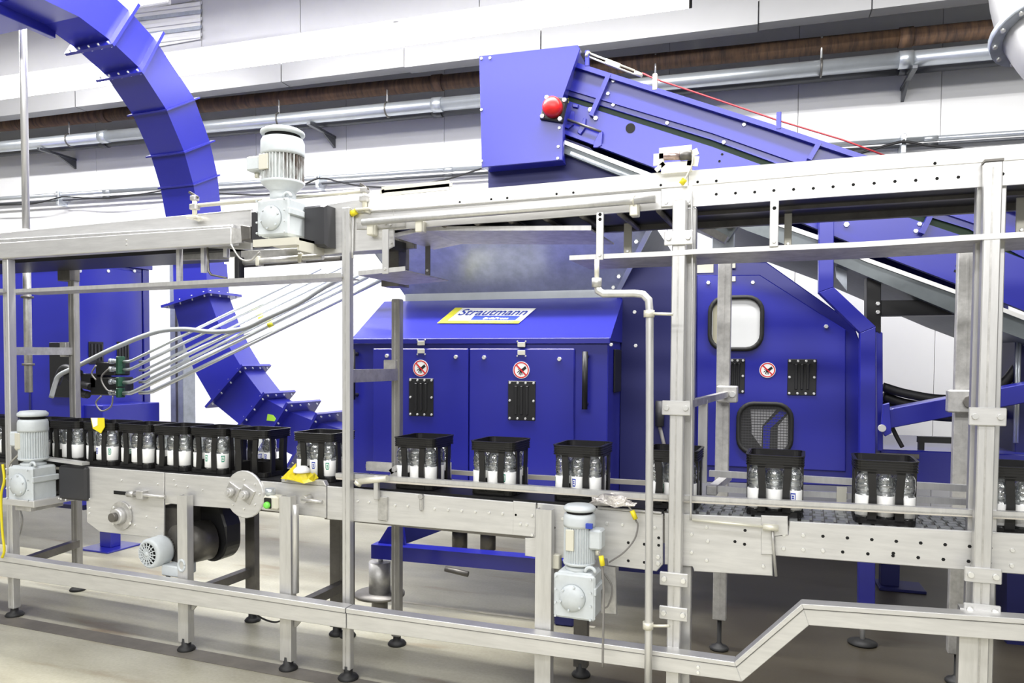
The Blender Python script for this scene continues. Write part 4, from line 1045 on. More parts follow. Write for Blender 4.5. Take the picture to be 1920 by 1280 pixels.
def hand_sign(parent, x, y, rpx, v):
    c = mv(x, y, v); r = (mv(x+rpx, y, v)-mv(x-rpx, y, v)).length/2
    s = MB(RM).cyl((c.x, v, c.z), (c.x, v-.003, c.z), r, n=32).build('hand_sign', paper, parent, label='round sign, no hand, red ring')
    mb = MB(RM); n = 36
    for ra, rb in ((r*.80, r*.93),):
        A = [[mb.v((c.x+q*math.cos(k*2*PI/n), v-.0036, c.z+q*math.sin(k*2*PI/n))) for k in range(n)] for q in (ra, rb)]
        for k in range(n): mb.face([A[0][k], A[0][(k+1) % n], A[1][(k+1) % n], A[1][k]])
    mb.build('red_ring', redp, s)
    mb = MB(RM)
    def P(pts, dv=.0034):
        mb.face([mb.v((c.x+r*px_, v-dv, c.z+r*pz)) for px_, pz in pts])
    P([(.02, .10), (.48, .48), (.66, .20), (.22, -.16)])                     # sleeve
    P([(-.05, .15), (.08, .14), (.24, -.14), (.10, -.30), (-.12, -.25), (-.2, .0)])   # palm
    P([(-.2, .0), (-.12, -.05), (-.42, -.32), (-.50, -.25)]); P([(-.15, -.1), (-.05, -.15), (-.22, -.55), (-.32, -.5)])
    P([(-.06, -.18), (.04, -.2), (-.02, -.62), (-.11, -.62)]); P([(.03, -.2), (.12, -.22), (.16, -.56), (.07, -.58)])
    P([(-.1, .1), (-.04, .2), (-.40, .12), (-.42, .04)])
    mb.build('hand_figure', blackp, s)
    mb = MB(RM); k = .7071; q = .06
    for a, b in (((-.62, .62), (.62, -.62)),):
        mb.face([mb.v((c.x+r*x_, v-.0040, c.z+r*z_)) for x_, z_ in ((a[0]-q, a[1]-q), (b[0]-q, b[1]-q), (b[0]+q, b[1]+q), (a[0]+q, a[1]+q))])
    mb.build('red_bar', redp, s)
    return s
# ---------------------------------------------------------------- press with two doors
V = 4.35
pr0 = mv(900, 900, V)
press = thing('briquette_press', 'blue briquette press with a sloped hood and two doors behind the crates', 'press', RM @ Vector((pr0.x, V, 0)), MR)
a = mv(658, 700, V).x; b = mv(1140, 700, V).x
zt = (mv(658, 633, V).z + mv(1138, 638, V).z)/2; zb = mv(900, 985, V).z
DV = .48
MB(RM).box(a, b, V, V+1.05, zb, zt, .006).build('body', blue, press)
zt2 = (mv(740, 562, V+DV).z+mv(1180, 559, V+DV).z)/2
hood = MB(RM).prism([(V-.012, zt-.012), (V+DV, zt2), (V+1.05, zt2), (V+1.05, zt-.012)], a-.01, b+.01, 'x', .006).build('hood', blue, press)
MB(RM).box(a-.012, b+.012, V-.02, V-.0, zt-.03, zt+.004, .003).build('drip_edge', blue, hood)
d0, d1, d2 = mv(701, 750, V).x, mv(881, 750, V).x, mv(1079, 750, V).x
zd = (mv(701, 650, V).z+mv(1079, 657, V).z)/2
for x0, x1, sgn, grip in ((d0, d1, (789, 690, 14.5), (767, 709, 813, 780)), (d1, d2, (977.5, 693.5, 15.5), (953, 714, 1004, 788))):
    dr = MB(RM).box(x0+.004, x1-.004, V-.022, V-.002, zb+.02, zd, .005).build('door', blue, press)
    recessed_handle(dr, *grip, V-.022)
    hand_sign(dr, *sgn, V-.023)
mbolts(press, [(726, 667), (855, 669), (908, 670), (1049, 673)], V-.022, .015, .012, name='lock_buttons')
# rectangular locks on frame and door
for (x, y0, y1) in ((790, 643, 658), (978, 646, 661)):
    for k, (yy, dv) in enumerate(((y0, V-.02), (y1, V-.022))):
        p = mv(x, yy, dv)
        pl = MB(RM).box(p.x-.024, p.x+.024, dv-.008, dv, p.z-.014, p.z+.014, .002).build('hasp_plate', plate_m, press)
        bolts(pl, [(p.x+s*.026, p.z+q*.02) for s in (-1, 1) for q in ((1,) if k == 0 else (-1,))], dv, .006, .006, bolt_m, 'rivets', RM)
for x, y0, y1 in ((670, 655, 748), (1101, 659, 766)):
    p0, p1 = mv(x, y0, V), mv(x, y1, V)
    mb = MB(RM); mb.cyl((p0.x, V-.06, p0.z), (p0.x, V-.06, p1.z), .017, n=12)
    for z in (p0.z-.03, p1.z+.03): mb.cyl((p0.x, V, z), (p0.x, V-.06, z), .012, n=8)
    mb.build('bar_handle', black, press)
p = mv(1167, 690, V+.4); MB(RM).box(b, b+.012, V+.18, V+.42, mv(1165, 735, V+.3).z, mv(1165, 655, V+.3).z, .004).build('side_vent', black, press)
mb = MB(RM)
for k in range(9): mb.cyl((b, V+.62+.05*(k % 3), 1.55-.075*(k//3)), (b+.012, V+.62+.05*(k % 3), 1.55-.075*(k//3)), .012, n=6)
mb.build('side_bolts', bolt_m, press, kind='stuff')
# maker's sign on the hood
def on_hood(x, y, off=.003):
    # meet the sight line with the sloping hood plane
    n = Vector((0, -(zt2-zt), DV)).normalized()
    d = RM.inverted().to_3x3() @ ray(x, y); p0 = Vector((0, V, zt))
    t = (p0-CAM).dot(n)/d.dot(n); return CAM + d*t + n*off
Q = [on_hood(820, 606.5), on_hood(972, 607), on_hood(1005.5, 578.5), on_hood(854, 577.5)]
sg = MB(RM); sg.face([sg.v(p) for p in Q]); sgo = sg.build('maker_sign', paper, press, label='white slanted sign with blue lettering')
def quad(pts, m, nm, off):
    mb = MB(RM); mb.face([mb.v(on_hood(x, y, off)) for x, y in pts]); return mb.build(nm, m, sgo)
quad([(820, 606.5), (972, 607), (977, 602), (826, 601.5)], yelp, 'yellow_band', .0042)
quad([(820, 606.5), (834, 606.6), (868, 577.6), (854, 577.5)], yelp, 'yellow_band', .0041)
quad([(882, 600.5), (966, 601), (976, 593), (890, 592.5)], bluep, 'blue_field', .0042)
def text3(body, x0, y0, x1, m, off, parent, shear=0., h=None, name='lettering', bold=.0):
    cu = bpy.data.curves.new(name, 'FONT'); cu.body = body; cu.shear = shear; cu.offset = bold
    o = bpy.data.objects.new(name, cu); COL.objects.link(o)
    dg = bpy.context.evaluated_depsgraph_get(); me = bpy.data.meshes.new_from_object(o.evaluated_get(dg))
    bpy.data.objects.remove(o)
    xs = [v.co.x for v in me.vertices]; w = max(xs)-min(xs); mn = min(xs)
    A, B = on_hood(x0, y0, off), on_hood(x1, y0, off)
    sc = (B-A).length/w; ux = (B-A).normalized(); n = Vector((0, -(zt2-zt), DV)).normalized(); up = n.cross(ux)
    for vv in me.vertices: vv.co = RM @ (A + ux*((vv.co.x-mn)*sc) + up*(vv.co.y*sc*(h or 1)))
    r = press; M = press.matrix_basis.inverted()
    me.transform(M); me.materials.append(m)
    ob = bpy.data.objects.new(name, me); COL.objects.link(ob); ob.parent = parent; return ob
text3('Strautmann', 858, 591.5, 986, bluep, .0045, sgo, .35, 1.25, bold=.012)
text3('BrikPress', 905, 599.3, 953, paper, .0048, sgo, .3, .85, bold=.012)
text3('www.strautmann-umwelt.de', 878, 605.3, 962, bluep, .0048, sgo, 0, .8)
mbolts(press, [(1146, 646), (1190, 585), (1192, 648)], V-.01, .012)
# base frame: long blue tube, gusset, machine foot
vb = 4.12
P0, P1 = mv(703, 1030, vb), mv(1058, 1061, vb)
bt = MB(RM).bar(P0, P1, .10, .085).build('base_tube', blue, press)
MB(RM).prism(mpoly([(706, 1022), (727, 988), (755, 985), (760, 1024)], vb), vb+.0, vb+.02, 'y').build('gusset_plate', blue, press)
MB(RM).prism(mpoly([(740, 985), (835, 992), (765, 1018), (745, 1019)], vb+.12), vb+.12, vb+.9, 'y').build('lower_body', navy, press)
fp = mv(712, 1110, vb+.02)
ft = MB(RM).cyl((fp.x, fp.y, .16), (fp.x, fp.y, .36), .067, n=24).build('foot_damper', steel2, press)
MB(RM).cyl((fp.x, fp.y, .36), (fp.x, fp.y, P0.z-.04), .02).build('foot_spindle', bolt_m, ft)
MB(RM).lathe([(.001, 0), (.10, 0), (.11, .02), (.05, .05), (.05, .14), (.155, .15), (.155, .165), (.001, .17)], (fp.x, fp.y, 0), 24).build('foot_plate', dsteel, ft)
MB(RM).box(P1.x-.12, P1.x, vb+.25, vb+.40, 0, .7, .01).build('rear_leg', navy, press)
for (x, y) in ((862, 1012), (915, 1012)):
    p = mv(x, y, vb+.35); MB(RM).cyl((p.x, p.y, p.z-.06), (p.x, p.y, p.z+.10), .05, n=14).build('valve_block', dsteel, press)
mb = MB(RM); p = mv(835, 1066, vb+.1); mb.cyl((p.x, p.y, p.z), (p.x+.15, p.y, p.z-.02), .018, n=8); mb.build('drain_nozzle', dsteel, press)

# ---------------------------------------------------------------- galvanised feed hopper above the press
hp = thing('feed_hopper', 'galvanised sheet feed hopper flaring above the blue press hood', 'hopper', RM @ mv(960, 550, V+DV), MR)
vb0, vt0 = V+DV+.02, V+.12
B0, B1 = mv(762, 553, vb0), mv(1157, 546, vb0)
T0, T1 = mv(680, 425, vt0), mv(1224, 418, vt0)
B0.z = B1.z = min(B0.z, B1.z)-.01; T0.z = T1.z = T1.z
dB, dT = Vector((0, .55, 0)), Vector((0, 1.25, 0))
def sheet4(a, b, c, d, nm, m, th=Vector((0, .008, 0))):
    return MB(RM).hexa([a, b, b+th, a+th, d, c, c+th, d+th]).build(nm, m, hp)
sheet4(B0, B1, T1, T0, 'front_sheet', galv)
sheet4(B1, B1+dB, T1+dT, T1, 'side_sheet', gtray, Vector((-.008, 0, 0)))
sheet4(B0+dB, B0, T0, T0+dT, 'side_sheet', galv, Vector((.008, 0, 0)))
sheet4(B1+dB, B0+dB, T0+dT, T1+dT, 'rear_sheet', galv)
MB(RM).bar(B1+Vector((.004, -.012, 0)), T1+Vector((.004, -.012, 0)), .03, .012, (0, 1, 0)).build('corner_strip', pipe_m, hp)
MB(RM).bar(B0+Vector((0, -.012, .012)), B1+Vector((0, -.012, .012)), .02, .09).build('bottom_flange', pipe_m, hp)
mb = MB(RM)
for k in range(6):
    p = B1.lerp(T1, (k+.5)/6); mb.cyl(p+Vector((-.04, -.004, 0)), p+Vector((-.04, -.016, 0)), .012, n=6)
mb.build('rivets', bolt_m, hp, kind='stuff')

# ---------------------------------------------------------------- shredder housing with the polygonal door
VR = 4.85
sh0 = mv(1450, 800, VR)
shr = thing('shredder_housing', 'blue machine housing with a chamfered door, two windows and a hand sign', 'machine', RM @ Vector((sh0.x, VR, 0)), MR)
mprism([(1222, 494), (1300, 491), (1437, 491), (1600, 606), (1612, 640), (1612, 912), (1222, 900)], VR, VR+1.2, .006).build('body', blue, shr)
dpts = [(1306, 516), (1425, 515), (1586, 618), (1586, 884), (1306, 872)]
# door built round its two window openings
W1 = mv(1379.5, 606, VR-.02); w1 = ((mv(1432, 606, VR).x-mv(1327, 606, VR).x)/2, (mv(1380, 554, VR).z-mv(1380, 658, VR).z)/2)
W2 = mv(1433.5, 803, VR-.02); w2 = ((mv(1487, 803, VR).x-mv(1380, 803, VR).x)/2, (mv(1433, 753, VR).z-mv(1433, 853, VR).z)/2)
door = mprism(dpts, VR-.025, VR-.004, .005).build('door', blue, shr)
for W_, w_, pm, nm in ((W1, w1, paper, 'window_upper'), (W2, w2, meshw, 'window_lower')):
    fr = MB(RM); o = rrect(W_.x, W_.z, w_[0], w_[1], .10); i_ = rrect(W_.x, W_.z, w_[0]-.025, w_[1]-.025, .08)
    A = [[fr.v((p[0], vv, p[1])) for p in q] for q, vv in ((o, VR-.025), (o, VR-.042), (i_, VR-.042), (i_, VR-.028))]
    n = len(o)
    for k in range(3):
        for j in range(n): fr.face([A[k][j], A[k][(j+1) % n], A[k+1][(j+1) % n], A[k+1][j]], True)
    f = fr.build('window_seal', rubber, door)
    pn = MB(RM); pn.face([pn.v((p[0], VR-.0275, p[1])) for p in i_])
    if nm == 'window_upper':
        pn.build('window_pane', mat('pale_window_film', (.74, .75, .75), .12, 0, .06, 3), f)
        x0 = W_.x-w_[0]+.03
        g = MB(RM); g.face([g.v((p[0], VR-.0285, p[1])) for p in rrect(x0+.055, W_.z-.0, .055, w_[1]-.035, .05)]); g.build('painted_reflection', mat('beige_reflection', (.42, .40, .30), .25), f)  # reflection in the pane, painted as a flat beige patch
    else:
        pn.build('window_mesh', mat('mesh_dark', (.055, .055, .058), .5, .3), f)
        g = MB(RM)
        for k in range(16):
            z = W_.z-w_[1]+.04+k*(2*w_[1]-.08)/15; g.box(W_.x-w_[0]+.03, W_.x+w_[0]-.03, VR-.031, VR-.029, z-.0012, z+.0012)
        for k in range(16):
            x = W_.x-w_[0]+.04+k*(2*w_[0]-.08)/15; g.box(x-.0012, x+.0012, VR-.031, VR-.029, W_.z-w_[1]+.03, W_.z+w_[1]-.03)
        g.build('wire_mesh', meshw, f, kind='stuff')
        g = MB(RM); q = lambda x, z: g.v((W_.x+x*w_[0], VR-.030, W_.z+z*w_[1]))
        g.face([q(-.05, -.75), q(.18, -.75), q(.2, .0), q(.75, .6), q(.55, .7), q(-.05, .05)]); g.build('inner_beam', blue, f)
        g = MB(RM); q = lambda x, z: g.v((W_.x+x*w_[0], VR-.0295, W_.z+z*w_[1]))
        g.face([q(-.5, .7), q(.4, .72), q(-.08, .1), q(-.1, -.7), q(-.45, -.2)]); g.build('inner_panel', mat('inner_grey', (.30, .30, .31), .6), f)
        g = MB(RM); g.face([g.v((W_.x+x*w_[0], VR-.0295, W_.z+z*w_[1])) for x, z in ((.45, -.75), (.8, -.75), (.8, .55), (.45, .1))]); g.build('inner_panel', MATS['inner_grey'], f)
recessed_handle(door, 1359, 672, 1396, 737, VR-.025); recessed_handle(door, 1477, 673, 1530, 741, VR-.025)
hand_sign(door, 1439, 693.5, 15.3, VR-.026)
mbolts(door, [(1328, 530), (1411.5, 529.5), (1549, 612)], VR-.025, .014, .012)
for y in (498, 523):
    p = mv(1373, y, VR-.025); MB(RM).box(p.x-.02, p.x+.02, VR-.034, VR-.003, p.z-.016, p.z+.016, .002).build('hasp_plate', plate_m, shr)
p0 = mrect(1307, 495, 1338, 512, VR); MB(RM).box(p0[0], p0[1], VR-.008, VR, p0[2], p0[3], .002).build('type_plate', plate_m, shr)
p0 = mrect(1289, 556, 1297, 640, VR)
MB(RM).box(p0[0], p0[1], VR-.006, VR, p0[2], p0[3]).build('notice_strip', paper, shr, label='narrow white notice strip')
mbolts(shr, [(1612, y) for y in range(650, 870, 18)], VR-.0, .008, .008, name='hinge_screws')
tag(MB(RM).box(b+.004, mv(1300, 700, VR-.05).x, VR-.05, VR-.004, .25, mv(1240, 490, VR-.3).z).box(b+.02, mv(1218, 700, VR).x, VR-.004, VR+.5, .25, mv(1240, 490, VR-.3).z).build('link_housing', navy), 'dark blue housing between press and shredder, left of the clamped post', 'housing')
t = thing('cylinder_sensor', 'small grey cylinder sensor with cable on the dark side of the press', 'sensor', RM @ mv(1238, 790, 4.5))
p = mv(1237, 775, 4.772); MB(RM).cyl(p+Vector((0, 0, .08)), p-Vector((0, 0, .08)), .028, n=14).build('body', meshw, t)
MB(RM).tube([p-Vector((0, 0, .08)), p+Vector((.03, 0, -.2)), p+Vector((.05, 0, -.4))], .012, 8).build('rod', gcable, t)

# ---------------------------------------------------------------- column frame carrying the inclined conveyor
VC = 4.60
cf = thing('column_frame', 'cranked blue box column on a levelling foot supporting the inclined conveyor', 'column', RM @ mv(1625, 1200, VC), MR)
def colseg(pts, nm, m=blue2, v=VC, d=.07): return mprism(pts, v, v+d, .003).build(nm, m, cf)
colseg([(1536, 385), (1564, 385), (1563, 538), (1535, 548)], 'upper_column')
colseg([(1535, 548), (1563, 538), (1642, 612), (1613, 624)], 'crank_beam')
colseg([(1613, 624), (1642, 612), (1641, 1150), (1610, 1150)], 'lower_column')
p = mv(1618, 1150, VC+.035)
MB(RM).cyl((p.x, p.y, .02), (p.x, p.y, p.z+.05), .014, n=10).build('foot_spindle', bolt_m, cf)
MB(RM).lathe([(.001, 0), (.075, 0), (.08, .012), (.03, .03), (.001, .03)], (p.x, p.y, 0), 20).build('foot_plate', rubber, cf)
# black bracket frame behind it
bf = thing('bracket_frame', 'black steel bracket frame between the blue column and the incline', 'bracket', RM @ mv(1640, 620, VC+.15), MR)
mprism([(1625, 517), (1652, 525), (1652, 628), (1642, 622), (1625, 600)], VC+.14, VC+.24, .003).build('upright_plate', black, bf)
mprism([(1652, 563), (1770, 562), (1815, 590), (1652, 592)], VC+.14, VC+.24, .003).build('cross_plate', black, bf)
mbolts(bf, [(1646, 569), (1646, 585)], VC+.14, .013)
mprism([(1643, 617), (1655, 624), (1656, 845), (1646, 845)], VC+.14, VC+.5, .003).build('rear_column', blue, bf)
mprism([(1566, 485), (1588, 495), (1588, 545), (1568, 520)], VC+.2, VC+.22).build('end_plate', galv, bf)
# blue lever beam at right, hoses and strut
lb = thing('lever_beam', 'sloping blue box beam pinned to the column at the right', 'beam', RM @ mv(1665, 790, VC+.05), MR)
mprism([(1663, 772), (1675, 765), (1960, 712), (1960, 748), (1668, 803), (1663, 800)], VC-.02, VC+.12, .004).build('beam', blue2, lb)
mprism([(1656, 758), (1668, 755), (1672, 812), (1660, 818), (1652, 806)], VC-.05, VC-.02, .003).build('pivot_plate', blue, lb)
p = mv(1653, 802, VC-.05); MB(RM).cyl((p.x, VC-.05, p.z), (p.x, VC-.07, p.z), .02, n=12).build('pivot_bolt', bolt_m, lb)
def hose(label, pts, v, r, m=cable_m, name='hydraulic_hose'):
    return tag(MB().tube(smooth_path([RM @ mv(x, y, v) for x, y in pts]), r, 10).build(name, m), label, 'hose')
hose('upper thick black hydraulic hose sagging before the white wall at the right', [(1655, 725), (1700, 738), (1765, 748), (1830, 742), (1885, 715), (1920, 665)], VC+.35, .028)
hose('second thick black hydraulic hose just below the upper sagging one', [(1655, 742), (1700, 756), (1770, 764), (1840, 755), (1900, 728), (1930, 690)], VC+.40, .028)
hose('third black hydraulic hose partly hidden behind the sloping blue beam', [(1655, 752), (1690, 768), (1730, 778), (1790, 783), (1850, 785), (1905, 770)], VC+.45, .026)
hose('thin dark strut hanging from the pivot of the sloping blue beam', [(1664, 790), (1672, 800), (1682, 820), (1692, 838)], VC+.1, .012)
# dark blue base with the black bar handle at right
bb = thing('machine_base', 'dark blue low machine base with a black bar handle at the right', 'machine', RM @ mv(1760, 900, VC+.2), MR)
mprism([(1650, 842), (2020, 856), (2020, 935), (1650, 905)], VC+.18, VC+1.2, .006).build('base_body', blue, bb)
mb = MB(RM); a, b = mv(1720, 823, VC+.25), mv(1810, 826, VC+.25)
mb.bar(a, b, .04, .035); 
for k in (.08, .92): p = a.lerp(b, k); q = p.copy(); q.z -= .11; mb.bar(p, q, .03, .035, (0, 1, 0))
mb.build('bar_handle', black, bb)
p0 = mrect(1642, 850, 1723, 858, VC+.17)
MB(RM).box(p0[0], p0[1], VC+.165, VC+.18, p0[2], p0[3]).build('slot_rail', dsteel, bb)
rc = thing('press_column', 'blue machine column with small pipes at the far right behind the end post', 'column', RM @ mv(1915, 800, VC+.3), MR)
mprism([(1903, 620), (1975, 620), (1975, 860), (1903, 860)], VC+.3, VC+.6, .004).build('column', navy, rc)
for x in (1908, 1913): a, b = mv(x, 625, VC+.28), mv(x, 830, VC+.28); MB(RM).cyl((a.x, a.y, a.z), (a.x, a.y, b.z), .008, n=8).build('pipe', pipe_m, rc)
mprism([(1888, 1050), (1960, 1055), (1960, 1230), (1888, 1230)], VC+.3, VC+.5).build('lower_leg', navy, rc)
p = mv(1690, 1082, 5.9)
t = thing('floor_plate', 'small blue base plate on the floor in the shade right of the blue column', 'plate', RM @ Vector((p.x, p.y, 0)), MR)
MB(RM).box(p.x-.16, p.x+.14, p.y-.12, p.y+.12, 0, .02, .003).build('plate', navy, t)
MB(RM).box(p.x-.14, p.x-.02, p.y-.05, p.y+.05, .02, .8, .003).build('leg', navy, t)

# ---------------------------------------------------------------- inclined conveyor
VI = 4.74
inc = thing('incline_conveyor', 'long blue inclined belt conveyor descending to the right from a head box', 'conveyor', RM @ mv(1400, 300, VI), MR)
DI = .85
mprism([(1060, 122), (1082, 117), (1440, 240), (1620, 300), (1872, 384), (1990, 424), (1990, 520), (1817, 436-8), (1656, 380), (1335, 262), (1056, 176)], VI, VI+.03, .003).build('upper_side', blue2, inc)
mprism([(1056, 186), (1335, 275), (1656, 392), (1817, 446), (1990, 512), (1990, 610), (1918, 582), (1817, 541), (1653, 478), (1480, 408), (1235, 317), (1056, 250)], VI, VI+.03, .003).build('lower_side', blue2, inc)
mprism([(1056, 176), (1335, 262), (1656, 380), (1817, 428), (1990, 500), (1990, 520), (1817, 448), (1656, 394), (1335, 277), (1056, 188)], VI+.02, VI+DI, 0).build('belt_edge', green, inc)
A = [mv(1064, 117, VI-.03), mv(1440, 236, VI-.03), mv(1620, 296, VI-.03), mv(1990, 421, VI-.03)]
mb = MB(RM)
for a, b in zip(A, A[1:]): mb.bar(a+Vector((0, .03, 0)), b+Vector((0, .03, 0)), .075, .03)
mb.build('top_flange', blue, inc)
A = [mv(x, y, VI-.008) for x, y in ((1056, 165), (1335, 249), (1656, 362), (1817, 415), (1990, 478))]
mb = MB(RM)
for a, b in zip(A, A[1:]): mb.bar(a, b, .016, .006)
mb.build('fold_line', blue, inc)
MB(RM).prism(mpoly([(1056, 250), (1235, 317), (1480, 408), (1653, 478), (1817, 541), (1990, 610), (1990, 600), (1817, 532), (1653, 468), (1480, 398), (1235, 308), (1056, 242)], VI-.02), VI-.02, VI+.02, 'y').build('lower_flange', blue, inc)
# far side plate
mprism([(1060, 122), (1082, 117), (1990, 424), (1990, 610), (1480, 408), (1056, 250)], VI+DI, VI+DI+.03, 0, vp=VI).build('far_side', blue, inc)
mbolts(inc, [(1150, 152), (1140, 176), (1150, 197), (1251, 231), (1357, 267), (1395, 234), (1701, 388), (1724, 420), (1717, 433)], VI-.002, .014, .01)
mbolts(inc, [(1527, 401), (1573, 405), (1587, 421), (1117, 222), (1107, 206)], VI-.002, .018, .012)
mbolts(inc, [(1354, 289), (1349, 302), (1617, 399)], VI-.001, .008, .002, hole_m, 'drilled_holes')
p = mv(1182, 240, VI-.002); MB(RM).cyl((p.x, VI-.001, p.z), (p.x, VI-.004, p.z), .030, n=20).build('round_hole', hole_m, inc)
for a, b in (((1143, 140), (1109, 218)), ((1536, 268), (1517, 300)), ((1753, 386), (1727, 438))):
    MB(RM).bar(mv(*a, VI-.02), mv(*b, VI-.02), .028, .045, (0, 1, 0)).build('brace_rib', blue2, inc)
for pts in ([(1071, 207), (1077, 209), (1075, 233), (1065, 241), (1058, 238), (1066, 226)], [(1094, 221), (1099, 222), (1097, 240), (1088, 252), (1082, 248), (1088, 236)], [(1073, 193), (1085, 196), (1083, 202), (1073, 200)]):
    mprism(pts, VI-.02, VI, .003).build('tension_lug', blue, inc)
MB(RM).cyl(mv(1064, 224, VI-.025), mv(1127, 247, VI-.025), .008, n=8).build('tension_rod', dsteel, inc)
mprism([(1123, 248), (1130, 246), (1128, 272), (1120, 276), (1112, 276), (1113, 268)], VI-.03, VI-.005, .002).build('tension_bracket', blue2, inc)
for x, y in ((1695, 500), (1690, 510)): p = mv(1800, y-2, VI); 
for (x, y) in ((1800, 500), (1797, 510)):
    a, b = mv(x-8, y-3, VI-.001), mv(x+11, y+4, VI-.001); MB(RM).bar(a, b, .003, .012).build('slot', hole_m, inc)
MB(RM).prism(mpoly([(1710, 412), (1723, 416), (1745, 455), (1735, 458)], VI-.01), VI-.012, VI-.002, 'y').bm.free()
# galvanised drip tray slung under the incline
mprism([(1057, 262), (1214, 322), (1424, 403), (1535, 441), (1623, 482), (1817, 552), (1990, 618), (1990, 627), (1817, 560), (1623, 490), (1535, 450), (1424, 411), (1214, 331), (1057, 270)], VI-.06, VI-.03, 0).build('tray_edge', whitey, inc)
mprism([(1057, 270), (1214, 331), (1424, 411), (1535, 450), (1623, 490), (1817, 560), (1990, 627), (1990, 662), (1817, 598), (1716, 556), (1560, 490), (1400, 432), (1165, 330), (1057, 287)], VI-.05, VI+DI+.1, .0).build('tray_side', gtray, inc)
MB(RM).bar(mv(1085, 305, VI+.2), mv(1330, 405, VI+.2), .5, .02).build('tray_floor', galv, inc)
# head box
hb = mprism([(898, 105), (1083, 84), (1088, 92), (1054, 181), (1057, 190), (1055, 300), (903, 314)], VI-.14, VI-.10, .004)
hbo = hb.build('head_plate', blue2, inc)
mprism([(900, 106), (1080, 86), (1050, 182), (1052, 299), (905, 313)], VI-.10, VI+DI+.05, 0, vp=VI-.14).build('head_box', blue, inc)
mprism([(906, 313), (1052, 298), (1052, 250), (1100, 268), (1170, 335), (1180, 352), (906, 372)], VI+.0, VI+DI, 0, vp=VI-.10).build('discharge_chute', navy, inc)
mbolts(hbo, [(903, 110), (919, 109), (903, 206), (903, 302), (1049, 240), (1047, 275), (1046, 297)], VI-.14, .011, .008)
p = mv(1040, 206, VI-.14)
fl = MB(RM).prism([(p.x+.105*math.cos(a), p.z+.105*math.sin(a)) for a in [k*PI/2+.55 for k in range(4)]], VI-.17, VI-.14, 'y', .008).build('bearing_flange', black, inc)
MB(RM).lathe([(.001, .075), (.045, .07), (.060, .05), (.062, 0), (.001, 0)], (p.x, VI-.17, p.z), 24, (0, -1, 0)).build('red_cap', red, fl, label='red bearing cap')
bolts(fl, [(p.x+.082*math.cos(a), p.z+.082*math.sin(a)) for a in [k*PI/2+.55 for k in range(4)]], VI-.17, .016, .014, bolt_m, 'bolt_heads', RM)
q = mrect(1053, 184, 1065, 192, VI-.02); MB(RM).box(q[0], q[1], VI-.012, VI-.002, q[2], q[3]).build('yellow_tag', yelp, inc, label='small yellow tag')
# pull-wire switch line along the top
pw = thing('pull_wire', 'red emergency pull wire with a turnbuckle along the top of the incline', 'wire', RM @ mv(1100, 105, VI))
pts = [mv(x, y, VI-.03) for x, y in ((1204, 137), (1228, 148), (1300, 172), (1460, 226), (1580, 262), (1660, 292))]
MB(RM).tube(pts, .005, 6).build('wire', mat('red_wire', (.55, .05, .06), .4), pw)
a, b = mv(1104, 103, VI-.03), mv(1190, 136, VI-.03)
mb = MB(RM); mb.cyl(a+Vector((0, 0, .012)), b+Vector((0, 0, .012)), .006, n=6); mb.cyl(a-Vector((0, 0, .012)), b-Vector((0, 0, .012)), .006, n=6)
mb.bar(a.lerp(b, .38), a.lerp(b, .68), .03, .03); mb.cyl(b, b+(b-a)*.16, .014, n=8); mb.cyl(a, a-(b-a)*.05, .022, n=8)
mb.build('turnbuckle', plate_m, pw)
for x, y in ((1101, 116), (1228, 160), (1460, 233)):
    p = mv(x, y, VI-.03); MB(RM).box(p.x-.014, p.x+.014, VI-.04, VI-.01, p.z-.03, p.z+.07, .003).build('wire_post', blue if x != 1228 else plate_m, pw)

# ---------------------------------------------------------------- blue cabinet at the left with its hydraulic manifold (world axes)
XC = -5.4
cab = thing('hydraulic_cabinet', 'large blue hydraulic cabinet with side flange at the left edge', 'cabinet', (XC-1, 4.8, 0))
y0, y1 = atx(146, 500, XC).y, atx(266, 500, XC).y
zt = atx(200, 495, XC).z; zb = atx(200, 800, XC).z
MB().box(XC-2.6, XC, y0, y1, .42, zt, .006).build('body', blue, cab)
MB().box(XC-2.62, XC+.03, y0-.02, y1+.09, zt, zt+.045, .004).build('lid', blue, cab)
MB().box(XC-.01, XC+.014, y0+.0, y1-.02, .55, zt-.03, .004).build('side_panel', blue2, cab)
MB().box(XC-.2, XC+.01, y1+.005, y1+.07, .42, zt, .004).build('corner_post', blue, cab)
mb = MB()
for x in (149, 202, 251): p = atx(x, 508, XC+.014); mb.cyl((XC+.014, p.y, p.z), (XC+.026, p.y, p.z), .013, n=8)
mb.build('panel_bolts', bolt_m, cab, kind='stuff')
for x0, x1, ya, yb in ((163, 191, 640, 678), (216, 239, 640, 672)):
    a, b = atx(x0, ya, XC), atx(x1, yb, XC); v = MB().box(XC+.012, XC+.024, a.y, b.y, min(a.z, b.z)-.02, max(a.z, b.z), .004).build('vent_grille', black, cab)
    mb = MB(); 
    for k in range(4): yy = lerp(a.y, b.y, (k+.6)/4.2); mb.box(XC+.024, XC+.034, yy-.006, yy+.006, min(a.z, b.z)+.01, max(a.z, b.z)-.02)
    mb.build('vent_rib', chargrey, v)
a = at(94, 642, y0-.0); b = at(140, 745, y0-.0)
MB().box(a.x, min(b.x, XC-.05), y0-.012, y0-.0, b.z, a.z, .004).build('cable_opening', black, cab)
a = at(53, 495, y0); MB().box(a.x-.012, a.x+.012, y0-.006, y0+.01, .5, zt-.02).build('seam', navy, cab)
